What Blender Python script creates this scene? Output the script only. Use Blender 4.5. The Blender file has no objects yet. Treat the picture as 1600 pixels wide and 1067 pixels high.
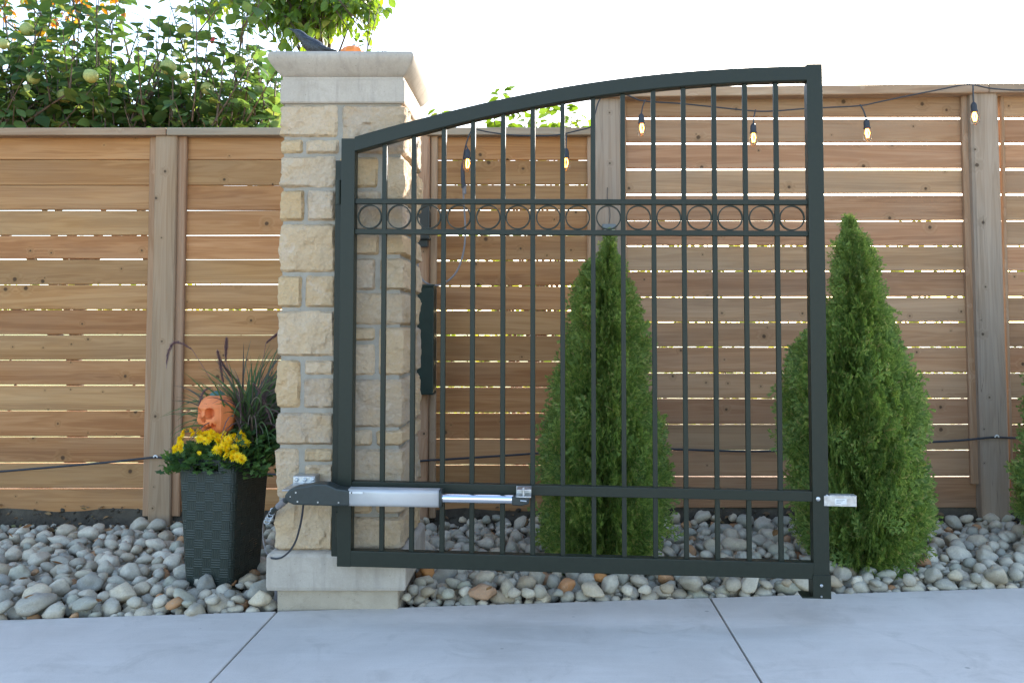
import bpy, bmesh, math, random
import numpy as np
from mathutils import Vector, Matrix, noise

random.seed(7)
R = math.radians
scene = bpy.context.scene
col = scene.collection

# ------------------------------------------------------------------ camera
F_PX, CX, CY, PITCH, CAM_H = 1340.0, 852.0, 451.0, math.atan(0.0456), 1.16
cam_d = bpy.data.cameras.new("camera")
cam = bpy.data.objects.new("camera", cam_d)
col.objects.link(cam)
cam.location = (0, 0, CAM_H)
cam.rotation_euler = (math.pi / 2 + PITCH, 0, 0)
cam_d.sensor_width = 36
cam_d.lens = F_PX / 1600 * 36
cam_d.shift_x = -(CX - 800) / 1600
cam_d.shift_y = (CY - 533.5) / 1600
cam_d.clip_end = 3000
scene.camera = cam

# ------------------------------------------------------------------ sky, sun, exposure
SUN_EL, SUN_AZ = R(21.5), R(29.0)          # azimuth measured from +Y towards +X
world = bpy.data.worlds.new("World")
scene.world = world
world.use_nodes = True
wn = world.node_tree.nodes
wl = world.node_tree.links
wn.clear()
sky = wn.new("ShaderNodeTexSky")
sky.sky_type = 'NISHITA'
sky.sun_disc = False
sky.sun_elevation = SUN_EL
sky.sun_rotation = SUN_AZ
sky.air_density = 1.0
sky.dust_density = 1.6
sky.ozone_density = 1.3
bg = wn.new("ShaderNodeBackground")
bg.inputs[1].default_value = 0.15
wo = wn.new("ShaderNodeOutputWorld")
wl.new(sky.outputs[0], bg.inputs[0])
wl.new(bg.outputs[0], wo.inputs[0])
sun_d = bpy.data.lights.new("sun", 'SUN')
sun_d.energy = 4.0
sun_d.angle = R(0.53)
sun_d.color = (1.0, 0.93, 0.82)
sun = bpy.data.objects.new("sun", sun_d)
col.objects.link(sun)
to_sun = Vector((math.sin(SUN_AZ) * math.cos(SUN_EL), math.cos(SUN_AZ) * math.cos(SUN_EL), math.sin(SUN_EL)))
sun.rotation_euler = to_sun.to_track_quat('Z', 'Y').to_euler()
sun.location = (6, 10, 8)
scene.render.engine = 'CYCLES'
scene.view_settings.view_transform = 'Standard'
scene.view_settings.look = 'None'
scene.view_settings.gamma = 1.0
scene.view_settings.use_curve_mapping = False
scene.view_settings.exposure = 2.25
scene.cycles.max_bounces = 6
scene.cycles.diffuse_bounces = 3
scene.cycles.glossy_bounces = 3
scene.cycles.transmission_bounces = 5
scene.cycles.caustics_reflective = False
scene.cycles.caustics_refractive = False

# ------------------------------------------------------------------ helpers
def ray(px, py):
    dx = (px - CX) / F_PX
    dv = (CY - py) / F_PX
    c, s = math.cos(PITCH), math.sin(PITCH)
    return Vector((dx, c - dv * s, s + dv * c))

def at(px, py, Y):
    """The point at distance Y in front of the camera seen at a place of the survey photograph."""
    d = ray(px, py)
    t = Y / d.y
    return Vector((d.x * t, Y, CAM_H + d.z * t))

class MB:
    def __init__(s):
        s.v, s.f, s.m = [], [], []
    def add(s, vs, fs, mi=0):
        o = len(s.v)
        s.v += [tuple(p) for p in vs]
        s.f += [tuple(i + o for i in f) for f in fs]
        s.m += [mi] * len(fs)
    def box(s, x0, x1, y0, y1, z0, z1, mi=0):
        s.add([(x, y, z) for x in (x0, x1) for y in (y0, y1) for z in (z0, z1)],
              [(0, 1, 3, 2), (4, 6, 7, 5), (0, 4, 5, 1), (2, 3, 7, 6), (0, 2, 6, 4), (1, 5, 7, 3)], mi)
    def tube(s, pts, r, n=8, mi=0, cap=True):
        pts = [Vector(p) for p in pts]
        rs = r if isinstance(r, (list, tuple)) else [r] * len(pts)
        rings = []
        up = None
        for i, p in enumerate(pts):
            d = (pts[min(i + 1, len(pts) - 1)] - pts[max(i - 1, 0)]).normalized()
            if up is None:
                up = Vector((0, 0, 1)) if abs(d.z) < .9 else Vector((1, 0, 0))
            a = d.cross(up)
            if a.length < 1e-5:
                a = d.orthogonal()
            a.normalize()
            b = a.cross(d).normalized()
            up = b
            rings.append([p + (a * math.cos(2 * math.pi * k / n) + b * math.sin(2 * math.pi * k / n)) * rs[i] for k in range(n)])
        vs = [q for ring in rings for q in ring]
        fs = []
        for i in range(len(pts) - 1):
            for k in range(n):
                k2 = (k + 1) % n
                fs.append((i * n + k, i * n + k2, (i + 1) * n + k2, (i + 1) * n + k))
        if cap:
            fs.append(tuple(range(n - 1, -1, -1)))
            fs.append(tuple((len(pts) - 1) * n + k for k in range(n)))
        s.add(vs, fs, mi)
    def loft(s, rings, cap=True, mi=0):
        n = len(rings[0])
        vs = [q for r_ in rings for q in r_]
        fs = []
        for i in range(len(rings) - 1):
            for k in range(n):
                k2 = (k + 1) % n
                fs.append((i * n + k, i * n + k2, (i + 1) * n + k2, (i + 1) * n + k))
        if cap:
            fs.append(tuple(range(n - 1, -1, -1)))
            fs.append(tuple((len(rings) - 1) * n + k for k in range(n)))
        s.add(vs, fs, mi)
    def lathe(s, prof, n=20, centre=(0, 0, 0), mi=0):
        c = Vector(centre)
        s.loft([[c + Vector((r * math.cos(2 * math.pi * k / n), r * math.sin(2 * math.pi * k / n), z)) for k in range(n)] for r, z in prof], True, mi)
    def prism(s, poly, y0, y1, mi=0):
        n = len(poly)
        vs = [(x, y0, z) for x, z in poly] + [(x, y1, z) for x, z in poly]
        fs = [tuple(range(n)), tuple(range(2 * n - 1, n - 1, -1))]
        fs += [((i + 1) % n, i, n + i, n + (i + 1) % n) for i in range(n)]
        s.add(vs, fs, mi)
    def mesh(s, name, mats, smooth=False, bevel=0, segs=1):
        me = bpy.data.meshes.new(name)
        me.from_pydata(s.v, [], s.f)
        bm = bmesh.new()
        bm.from_mesh(me)
        if bevel:
            bm.normal_update()
            ed = [e for e in bm.edges if len(e.link_faces) == 2 and e.calc_face_angle(0) > .5]
            bmesh.ops.bevel(bm, geom=ed, offset=bevel, segments=segs, affect='EDGES', profile=.6, clamp_overlap=True)
        else:
            for f, mi in zip(bm.faces, s.m):
                f.material_index = mi
        bmesh.ops.recalc_face_normals(bm, faces=bm.faces)
        for f in bm.faces:
            f.smooth = smooth
        bm.to_mesh(me)
        bm.free()
        if smooth:
            me.set_sharp_from_angle(angle=R(40))
        for m in (mats if isinstance(mats, (list, tuple)) else [mats]):
            me.materials.append(m)
        return me
    def build(s, name, mats, parent=None, smooth=False, bevel=0, segs=1, **kw):
        return link(name, s.mesh(name, mats, smooth, bevel, segs), parent, **kw)

def link(name, me, parent=None, loc=None, rot=None, scl=None):
    o = bpy.data.objects.new(name, me)
    col.objects.link(o)
    if parent:
        o.parent = parent
    if loc is not None:
        o.location = loc
    if rot is not None:
        o.rotation_euler = rot
    if scl is not None:
        o.scale = scl if hasattr(scl, '__len__') else (scl,) * 3
    return o

def empty(name, loc, label=None, cat=None, group=None):
    o = link(name, None, None, loc)
    o.empty_display_size = .1
    tag(o, label, cat, group)
    return o

def tag(o, label=None, cat=None, group=None, kind=None):
    if label: o['label'] = label
    if cat: o['category'] = cat
    if group: o['group'] = group
    if kind: o['kind'] = kind
    return o

def sstep(a, b, x):
    t = min(1, max(0, (x - a) / (b - a)))
    return t * t * (3 - 2 * t)

# ------------------------------------------------------------------ materials
class NT:
    def __init__(s, name):
        s.mat = bpy.data.materials.new(name)
        s.mat.use_nodes = True
        s.t = s.mat.node_tree
        s.n, s.l = s.t.nodes, s.t.links
        s.b = s.n['Principled BSDF']
    def node(s, typ, **kw):
        nd = s.n.new(typ)
        for k, v in kw.items():
            setattr(nd, k, v)
        return nd
    def set(s, sock, v):
        if hasattr(v, 'is_linked') or hasattr(v, 'node'):
            s.l.new(v, sock)
        else:
            sock.default_value = v
    def coord(s, scale=(1, 1, 1), obj_random=True, world=False):
        if world:
            out = s.node('ShaderNodeNewGeometry').outputs['Position']
        else:
            out = s.node('ShaderNodeTexCoord').outputs['Object']
        if obj_random:
            oi = s.node('ShaderNodeObjectInfo')
            m = s.math('MULTIPLY', oi.outputs['Random'], 53.7)
            c = s.node('ShaderNodeCombineXYZ')
            for i in range(3):
                s.l.new(m, c.inputs[i])
            a = s.node('ShaderNodeVectorMath', operation='ADD')
            s.l.new(out, a.inputs[0]); s.l.new(c.outputs[0], a.inputs[1])
            out = a.outputs[0]
        v = s.node('ShaderNodeVectorMath', operation='MULTIPLY')
        s.l.new(out, v.inputs[0])
        v.inputs[1].default_value = scale
        return v.outputs[0]
    def noise(s, vec, scale, detail=4, rough=.55, dist=0):
        nd = s.node('ShaderNodeTexNoise')
        s.l.new(vec, nd.inputs['Vector'])
        nd.inputs['Scale'].default_value = scale
        nd.inputs['Detail'].default_value = detail
        nd.inputs['Roughness'].default_value = rough
        nd.inputs['Distortion'].default_value = dist
        return nd.outputs['Fac']
    def math(s, op, a, b=None, c=None, clamp=False):
        nd = s.node('ShaderNodeMath', operation=op)
        nd.use_clamp = clamp
        s.set(nd.inputs[0], a)
        if b is not None: s.set(nd.inputs[1], b)
        if c is not None: s.set(nd.inputs[2], c)
        return nd.outputs[0]
    def ramp(s, fac, stops, interp='LINEAR'):
        nd = s.node('ShaderNodeValToRGB')
        cr = nd.color_ramp
        cr.interpolation = interp
        while len(cr.elements) < len(stops):
            cr.elements.new(.5)
        for e, (p, c) in zip(cr.elements, stops):
            e.position = p
            e.color = (*c, 1) if len(c) == 3 else c
        s.l.new(fac, nd.inputs[0])
        return nd.outputs[0]
    def mix(s, fac, a, b, mode='MIX'):
        nd = s.node('ShaderNodeMix', data_type='RGBA', blend_type=mode)
        s.set(nd.inputs[0], fac)
        for sk, v in ((nd.inputs[6], a), (nd.inputs[7], b)):
            if isinstance(v, tuple) and len(v) == 3: v = (*v, 1)
            s.set(sk, v)
        return nd.outputs[2]
    def rng(s, v, a, b, c=0, d=1):
        nd = s.node('ShaderNodeMapRange')
        s.l.new(v, nd.inputs[0])
        for i, x in enumerate((a, b, c, d)):
            nd.inputs[i + 1].default_value = x
        return nd.outputs[0]
    def bump(s, h, strength=.5, dist=.01, prev=None):
        nd = s.node('ShaderNodeBump')
        nd.inputs['Strength'].default_value = strength
        nd.inputs['Distance'].default_value = dist
        s.l.new(h, nd.inputs['Height'])
        if prev is not None: s.l.new(prev, nd.inputs['Normal'])
        return nd.outputs[0]
    def out(s, colr=None, rough=None, nrm=None, metal=None, spec=None):
        if colr is not None:
            if isinstance(colr, tuple) and len(colr) == 3: colr = (*colr, 1)
            s.set(s.b.inputs['Base Color'], colr)
        if rough is not None: s.set(s.b.inputs['Roughness'], rough)
        if nrm is not None: s.l.new(nrm, s.b.inputs['Normal'])
        if metal is not None: s.b.inputs['Metallic'].default_value = metal
        if spec is not None: s.b.inputs['Specular IOR Level'].default_value = spec
        return s.mat

def wood(name, cols, grey, greyamt, axis=0, knots=True, cracks=0.0):
    """planed softwood: soft long grain, round knots, patches weathered to grey"""
    t = NT(name)
    vec = t.coord()
    def sc(v):
        m = t.node('ShaderNodeVectorMath', operation='MULTIPLY')
        t.l.new(vec, m.inputs[0]); m.inputs[1].default_value = v
        return m.outputs[0]
    def st(across, along):
        g = [across] * 3; g[axis] = along
        return sc(tuple(g))
    sep0 = t.node('ShaderNodeSeparateXYZ'); t.l.new(vec, sep0.inputs[0])
    flat = t.node('ShaderNodeCombineXYZ')
    t.l.new(sep0.outputs[0], flat.inputs[0]); t.l.new(sep0.outputs[2], flat.inputs[1])
    vor = t.node('ShaderNodeTexVoronoi', voronoi_dimensions='2D')
    t.l.new(flat.outputs[0], vor.inputs['Vector']); vor.inputs['Scale'].default_value = 6.3
    sep = t.node('ShaderNodeSeparateColor'); t.l.new(vor.outputs['Color'], sep.inputs[0])
    has = t.math('GREATER_THAN', sep.outputs[0], .56)
    size = t.math('MULTIPLY_ADD', t.math('POWER', sep.outputs[1], 2.0), .062, .020)
    jit = t.math('MULTIPLY_ADD', t.noise(vec, 90, 2, .5), .03, -.015)
    kd = t.math('DIVIDE', t.math('ADD', vor.outputs['Distance'], jit), size)
    knot = t.math('MULTIPLY', t.rng(kd, .7, 1.2, 1, 0), has)
    halo = t.math('MULTIPLY', t.rng(kd, 1.0, 4.5, 1, 0), has)
    base = t.noise(st(11.0, .55), 1.0, 4, .55, .5)
    base = t.math('MULTIPLY_ADD', halo, .16, base)
    wav = t.math('SINE', t.math('MULTIPLY', base, 58.0))
    fine = t.noise(st(120.0, 2.2), 1.0, 3, .6, .1)
    grain = t.math('ADD', t.math('MULTIPLY_ADD', wav, .085, base), t.math('MULTIPLY', t.math('SUBTRACT', fine, .5), .22))
    c = t.ramp(grain, [(.25, cols[0]), (.5, cols[1]), (.78, cols[2])])
    oi = t.node('ShaderNodeObjectInfo')
    tone = t.rng(oi.outputs['Random'], 0, 1, .84, 1.13)
    r2 = t.math('FRACT', t.math('MULTIPLY', oi.outputs['Random'], 17.13))
    big = t.noise(st(5.0, 1.3), 1.0, 5, .6)
    gm = t.math('MULTIPLY', t.rng(t.math('ADD', big, t.math('MULTIPLY', r2, .3)), .52, .86, 0, 1), greyamt, clamp=True)
    c = t.mix(gm, c, t.ramp(grain, [(.25, tuple(x * .72 for x in grey)), (.75, grey)]))
    hs = t.node('ShaderNodeHueSaturation')
    t.l.new(c, hs.inputs['Color']); t.l.new(tone, hs.inputs['Value'])
    t.l.new(t.rng(r2, 0, 1, .488, .498), hs.inputs['Hue'])
    c = hs.outputs[0]
    if knots:
        c = t.mix(t.math('MULTIPLY', halo, .42), c, tuple(x * .62 for x in cols[0]))
        c = t.mix(t.math('MULTIPLY', knot, .82), c, (.05, .028, .017))
    h = t.math('SUBTRACT', t.math('ADD', t.math('MULTIPLY', base, .4), t.math('MULTIPLY', fine, .5)), t.math('MULTIPLY', knot, .4))
    if cracks:
        cr = t.noise(st(26.0, .5), 1.0, 2, .5, 1.0)
        line = t.rng(t.math('ABSOLUTE', t.math('SUBTRACT', cr, .5)), 0, .016, 1, 0)
        line = t.math('MULTIPLY', line, t.math('MULTIPLY', t.rng(big, .5, .62, 0, 1), cracks))
        c = t.mix(t.math('MULTIPLY', line, .75), c, (.05, .035, .028))
        h = t.math('SUBTRACT', h, t.math('MULTIPLY', line, 1.0))
    return t.out(c, .8, t.bump(h, .35, .004), spec=.2)

def concrete(name, c0, c1, scale=3.0, bumpd=.003, stain=None, world=True, speck=True, streak=False):
    t = NT(name)
    v = t.coord(world=world, obj_random=False)
    a = t.noise(v, scale, 6, .62)
    b = t.noise(v, scale * 28, 3, .6)
    c = t.mix(t.rng(a, .3, .7), c0, c1)
    c = t.mix(t.math('MULTIPLY', t.rng(b, .35, .75), .22), c, tuple(x * .62 for x in c0))
    if stain:
        st = t.noise(v, scale * 1.7, 5, .7, .8)
        c = t.mix(t.math('MULTIPLY', t.rng(st, .52, .72), .55), c, stain)
    if streak:
        m = t.node('ShaderNodeVectorMath', operation='MULTIPLY'); t.l.new(v, m.inputs[0]); m.inputs[1].default_value = (1, 1, .12)
        sk = t.noise(m.outputs[0], 26, 4, .65, .3)
        c = t.mix(t.rng(sk, .5, .72, 0, .55), c, tuple(x * .66 for x in c0))
    if speck:
        vo = t.node('ShaderNodeTexVoronoi'); t.l.new(v, vo.inputs['Vector']); vo.inputs['Scale'].default_value = 34
        c = t.mix(t.rng(vo.outputs['Distance'], .05, .1, .55, 0), c, tuple(x * .5 for x in c0))
    fine = t.noise(v, 260, 3, .7)
    h = t.math('ADD', t.math('MULTIPLY', b, .7), t.math('MULTIPLY', fine, .4))
    return t.out(c, .88, t.bump(h, .5, bumpd), spec=.25)

def foliage(name, stops, trans=.45, rough=.5, island=True, spots=0.0, gain=1.5):
    t = NT(name)
    if island:
        rnd = t.node('ShaderNodeNewGeometry').outputs['Random Per Island']
    else:
        rnd = t.node('ShaderNodeObjectInfo').outputs['Random']
    c = t.ramp(rnd, stops)
    v = t.coord(world=True, obj_random=False)
    nz = t.noise(v, 60, 3, .6)
    c = t.mix(t.rng(nz, .3, .75, 0, .35), c, tuple(x * .55 for x in stops[len(stops) // 2][1]))
    if spots:
        s2 = t.noise(v, 45, 2, .5)
        c = t.mix(t.rng(s2, .66, .72, 0, spots), c, (.16, .07, .02))
    t.out(c, rough, spec=.35)
    tr = t.node('ShaderNodeBsdfTranslucent')
    hs = t.node('ShaderNodeHueSaturation')
    t.l.new(c, hs.inputs['Color'])
    hs.inputs['Value'].default_value = gain
    hs.inputs['Saturation'].default_value = 1.12
    hs.inputs['Hue'].default_value = .485
    t.l.new(hs.outputs[0], tr.inputs[0])
    mx = t.node('ShaderNodeMixShader')
    mx.inputs[0].default_value = trans
    t.l.new(t.b.outputs[0], mx.inputs[1]); t.l.new(tr.outputs[0], mx.inputs[2])
    t.l.new(mx.outputs[0], t.n['Material Output'].inputs[0])
    return t.mat

def plain(name, c, rough=.5, metal=0, spec=.5, var=.15, bump=.0, scale=30):
    t = NT(name)
    v = t.coord(obj_random=True)
    a = t.noise(v, scale, 4, .6)
    cc = t.mix(t.rng(a, .3, .7), tuple(x * (1 - var) for x in c), tuple(min(1, x * (1 + var)) for x in c))
    nrm = t.bump(t.noise(v, scale * 6, 3, .6), .4, bump) if bump else None
    r = t.rng(a, .2, .8, max(.03, rough - .08), min(1, rough + .1))
    return t.out(cc, r, nrm, metal, spec)

def stone_mat(name, island):
    t = NT(name)
    rnd = t.node('ShaderNodeNewGeometry').outputs['Random Per Island'] if island else t.node('ShaderNodeObjectInfo').outputs['Random']
    c = t.ramp(rnd, [(0, (.40, .365, .30)), (.1, (.57, .53, .46)), (.22, (.33, .33, .295)), (.34, (.47, .44, .385)), (.46, (.53, .46, .355)),
                     (.56, (.36, .37, .315)), (.66, (.29, .285, .265)), (.75, (.49, .455, .385)), (.84, (.62, .59, .52)), (.91, (.37, .30, .215)), (.957, (.33, .32, .285)), (.965, (.46, .21, .085)), (1, (.42, .25, .13))])
    v = t.coord(world=True, obj_random=False)
    a = t.noise(v, 22, 5, .65)
    b = t.noise(v, 110, 4, .65)
    c = t.mix(t.rng(a, .38, .68, 0, .4), c, t.mix(.5, c, (.34, .31, .26)))
    c = t.mix(t.rng(b, .4, .75, 0, .35), c, (.16, .155, .15))
    lines = t.noise(v, 9, 3, .6, 2.5)
    c = t.mix(t.rng(t.math('ABSOLUTE', t.math('SUBTRACT', lines, .52)), 0, .012, .25, 0), c, (.6, .58, .54))
    c = t.mix(1.0, c, (1.08, .99, .875), 'MULTIPLY')
    return t.out(c, .72, t.bump(t.math('ADD', a, t.math('MULTIPLY', b, .5)), .35, .006), spec=.3)

M = {}
def pavement_mat():
    t = NT('broomed_concrete')
    v = t.coord(world=True, obj_random=False)
    oi = t.node('ShaderNodeObjectInfo').outputs['Random']
    def sc(k):
        m = t.node('ShaderNodeVectorMath', operation='MULTIPLY'); t.l.new(v, m.inputs[0]); m.inputs[1].default_value = k
        return m.outputs[0]
    a = t.noise(v, 1.7, 6, .65, .4)
    c = t.mix(t.rng(a, .32, .68), (.52, .455, .395), (.65, .575, .505))
    blot = t.noise(v, 4.2, 5, .7, 1.0)
    c = t.mix(t.rng(blot, .54, .70, 0, .5), c, (.43, .375, .32))
    smear = t.noise(sc((1.2, 7, 1)), 2.2, 5, .65, .6)
    c = t.mix(t.rng(smear, .5, .75, 0, .4), c, (.69, .625, .56))
    spots = t.node('ShaderNodeTexVoronoi'); t.l.new(v, spots.inputs['Vector']); spots.inputs['Scale'].default_value = 7.5
    sp = t.node('ShaderNodeSeparateColor'); t.l.new(spots.outputs['Color'], sp.inputs[0])
    dot = t.math('MULTIPLY', t.rng(spots.outputs['Distance'], .05, .085, .6, 0), t.math('GREATER_THAN', sp.outputs[0], .72))
    c = t.mix(dot, c, (.25, .225, .19))
    grit = t.noise(v, 170, 3, .7)
    c = t.mix(t.rng(grit, .55, .75, 0, .3), c, (.30, .28, .25))
    hs = t.node('ShaderNodeHueSaturation'); t.l.new(c, hs.inputs['Color']); t.l.new(t.rng(oi, 0, 1, .93, 1.05), hs.inputs['Value'])
    broom = t.noise(sc((3.0, 210, 1)), 1.0, 3, .6, .15)
    h = t.math('ADD', t.math('MULTIPLY', broom, .8), t.math('MULTIPLY', grit, .5))
    return t.out(hs.outputs[0], .85, t.bump(h, .55, .0028), spec=.25)
M['pave'] = pavement_mat()
M['soil'] = concrete('bed_soil', (.045, .034, .024), (.11, .09, .065), 9, .02, (.03, .024, .018))
M['lawn'] = concrete('dry_lawn', (.16, .17, .06), (.30, .28, .12), 1.3, .02, (.24, .22, .12), speck=False)
M['wood_left'] = wood('cedar_board_golden', ((.30, .138, .045), (.405, .205, .073), (.485, .268, .108)), (.375, .238, .13), .42, 0)
M['wood_right'] = wood('cedar_board_weathered', ((.285, .148, .066), (.385, .212, .10), (.455, .275, .142)), (.37, .25, .155), .6, 0)
M['post_left'] = wood('post_timber_tan', ((.27, .15, .07), (.355, .215, .115), (.42, .27, .16)), (.36, .265, .18), .6, 2, True, .6)
M['post_grey'] = wood('post_timber_grey', ((.28, .19, .118), (.37, .262, .172), (.43, .32, .225)), (.40, .32, .245), .75, 2, True, 1.0)
M['trim'] = wood('trim_timber', ((.28, .155, .072), (.365, .22, .115), (.43, .28, .165)), (.36, .27, .19), .5, 2, False)
M['rail'] = wood('cap_rail_timber', ((.28, .175, .095), (.36, .245, .145), (.43, .31, .20)), (.37, .30, .22), .7, 0, False)
M['precast'] = concrete('precast_concrete', (.41, .345, .28), (.50, .425, .35), 5, .002, (.33, .27, .205), streak=True)
M['footing'] = concrete('footing_concrete', (.37, .30, .22), (.48, .395, .295), 8, .004, (.27, .215, .15))
M['mortar'] = concrete('mortar', (.30, .265, .215), (.37, .33, .275), 10, .003, (.25, .215, .165))
def limestone():
    t = NT('rock_face_limestone')
    v = t.coord()
    oi = t.node('ShaderNodeObjectInfo').outputs['Random']
    c = t.ramp(oi, [(0, (.48, .37, .225)), (.18, (.56, .475, .35)), (.34, (.50, .37, .205)), (.5, (.53, .44, .31)), (.62, (.40, .34, .26)), (.74, (.53, .42, .255)), (.88, (.51, .385, .22)), (1, (.49, .43, .34))])
    a = t.noise(v, 9, 6, .65, .6)
    b = t.noise(v, 70, 5, .7)
    c = t.mix(t.rng(a, .44, .72, 0, .75), c, (.50, .37, .205))
    c = t.mix(t.rng(t.noise(v, 16, 4, .6, 1.2), .55, .75, 0, .5), c, (.60, .53, .43))
    c = t.mix(t.rng(b, .5, .75, 0, .4), c, (.33, .28, .2))
    vo = t.node('ShaderNodeTexVoronoi'); t.l.new(v, vo.inputs['Vector']); vo.inputs['Scale'].default_value = 55
    h = t.math('ADD', t.math('ADD', t.math('MULTIPLY', a, .6), b), t.math('MULTIPLY', vo.outputs['Distance'], .6))
    c = t.mix(1.0, c, (1.06, .955, .92), 'MULTIPLY')
    return t.out(c, .9, t.bump(h, .8, .012), spec=.2)
M['limestone'] = limestone()
M['gate'] = plain('gate_powder_coat', (.016, .0195, .0125), .45, 0, .30, .12, .0005, 60)
M['black'] = plain('black_plastic', (.022, .028, .026), .42, 0, .45, .15, .0006, 60)
M['cable'] = plain('cable_rubber', (.03, .03, .034), .5, 0, .4)
M['cord'] = plain('grey_cord', (.20, .18, .18), .5, 0, .4)
M['alu'] = plain('anodised_aluminium', (.47, .45, .44), .45, .35, .5, .05, 0, 14)
M['chrome'] = plain('polished_rod', (.8, .8, .82), .12, 1.0, .5, .03)
M['zinc'] = plain('zinc_plate', (.50, .50, .50), .36, .85, .5, .25, .0008, 40)
M['sticker'] = plain('white_sticker', (.66, .65, .64), .5)
M['ink'] = plain('black_ink', (.02, .02, .025), .5)
M['greybox'] = plain('grey_lamp_housing', (.12, .135, .14), .4)
M['box_green'] = plain('dark_green_box', (.012, .024, .017), .45, 0, .4)
M['stone_part'] = stone_mat('river_stone_single', False)
M['stone_mass'] = stone_mat('river_stone_mass', True)
M['rust_stone'] = plain('rust_orange_stone', (.50, .22, .075), .7, 0, .3, .3, .004, 30)
M['cedar'] = foliage('cedar_fronds', [(0, (.10, .165, .042)), (.4, (.165, .255, .06)), (.75, (.235, .33, .078)), (.92, (.34, .40, .105)), (1, (.40, .32, .13))], .48, .6)
M['bark'] = plain('bark', (.11, .085, .06), .9, 0, .2, .35, .01, 40)
M['twig'] = plain('twig_bark', (.10, .075, .055), .8, 0, .2, .3)
Q = [(0, (.045, .095, .035)), (.35, (.065, .13, .04)), (.6, (.09, .165, .045)), (.85, (.12, .20, .05)), (1, (.19, .22, .06))]
M['quince'] = foliage('quince_leaf_mass', Q, .42, .45, True, .6)
M['quince_leaf'] = foliage('quince_leaf_single', Q, .42, .45, False, .6)
A = [(0, (.30, .10, .02)), (.4, (.42, .19, .03)), (.7, (.30, .22, .04)), (1, (.16, .19, .05))]
M['autumn'] = foliage('autumn_leaf_mass', A, .5, .5, True)
B = [(0, (.09, .17, .03)), (.5, (.13, .23, .035)), (.85, (.18, .28, .04)), (1, (.26, .25, .05))]
M['bright'] = foliage('bright_leaf_mass', B, .45, .45, True, .3, 1.25)
M['bright_leaf'] = foliage('bright_leaf_single', B, .45, .45, False, .3, 1.25)
M['hedge'] = foliage('hedge_leaf_mass', [(0, (.08, .13, .025)), (.5, (.15, .20, .03)), (1, (.30, .27, .05))], .5, .5, True)
M['quince_fruit'] = plain('quince_fruit_skin', (.33, .37, .12), .55, 0, .4, .3, .002, 10)
M['red_fruit'] = plain('red_fruit_skin', (.55, .04, .05), .4)
M['mum_leaf'] = foliage('chrysanthemum_leaves', [(0, (.045, .095, .03)), (.5, (.07, .145, .038)), (1, (.115, .20, .05))], .35, .6)
M['petal'] = foliage('yellow_petals', [(0, (.85, .60, .01)), (.6, (.92, .70, .012)), (1, (.95, .78, .03))], .4, .5, True)
M['disc'] = plain('flower_disc', (.62, .40, .02), .8)
M['blade'] = foliage('fountain_grass_blades', [(0, (.07, .12, .04)), (.5, (.085, .155, .045)), (.68, (.09, .085, .06)), (.85, (.11, .065, .075)), (1, (.24, .20, .12))], .3, .5)
M['plume'] = foliage('grass_plume', [(0, (.16, .085, .10)), (.6, (.24, .14, .14)), (1, (.34, .24, .20))], .35, .8)
M['dead'] = foliage('fallen_leaf', [(0, (.22, .09, .03)), (.5, (.30, .16, .06)), (1, (.18, .10, .05))], .15, .7, False)
M['litter'] = foliage('dry_leaf_litter', [(0, (.12, .07, .035)), (.4, (.20, .12, .06)), (.75, (.30, .17, .07)), (.93, (.16, .14, .06)), (1, (.12, .17, .05))], .15, .7)
M['pumpkin'] = plain('orange_painted_foam', (.72, .20, .062), .55, 0, .35, .1, .002, 24)
M['pumpkin_rib'] = plain('orange_pumpkin_skin', (.80, .22, .035), .45, 0, .4, .12, .001, 24)
M['stem'] = plain('pumpkin_stem', (.05, .12, .10), .7)
M['soil_pot'] = M['soil']
def planter_mat():
    t = NT('woven_resin')
    v = t.coord(obj_random=False)
    sx = t.node('ShaderNodeSeparateXYZ'); t.l.new(v, sx.inputs[0])
    hsum = t.math('ADD', sx.outputs[0], sx.outputs[1])
    cx = t.node('ShaderNodeCombineXYZ')
    t.l.new(hsum, cx.inputs[0]); t.l.new(sx.outputs[2], cx.inputs[1])
    br = t.node('ShaderNodeTexChecker'); t.l.new(cx.outputs[0], br.inputs[0]); br.inputs['Scale'].default_value = 24
    sw1 = t.math('ABSOLUTE', t.math('SINE', t.math('MULTIPLY', hsum, math.pi * 96)))
    sw2 = t.math('ABSOLUTE', t.math('SINE', t.math('MULTIPLY', sx.outputs[2], math.pi * 96)))
    h = t.node('ShaderNodeMix', data_type='FLOAT')
    t.l.new(br.outputs['Fac'], h.inputs[0]); t.l.new(sw1, h.inputs[2]); t.l.new(sw2, h.inputs[3])
    c = t.mix(t.rng(h.outputs[0], 0, .6), (.018, .022, .018), (.029, .037, .03))
    return t.out(c, .45, t.bump(h.outputs[0], .5, .0032), spec=.35)
M['planter'] = planter_mat()
def bulb_glass():
    t = NT('bulb_glass')
    t.out((1, .93, .82), .04, spec=.5)
    t.b.inputs['Transmission Weight'].default_value = 1.0
    t.b.inputs['IOR'].default_value = 1.2
    return t.mat
M['bulb'] = bulb_glass()
def filament():
    t = NT('glowing_filament')
    t.out((1, .5, .15), .5)
    t.b.inputs['Emission Color'].default_value = (1, .33, .06, 1)
    t.b.inputs['Emission Strength'].default_value = 5.5
    return t.mat
M['filament'] = filament()
M['lens'] = plain('lamp_lens', (.5, .52, .53), .15, 0, .6)

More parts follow.
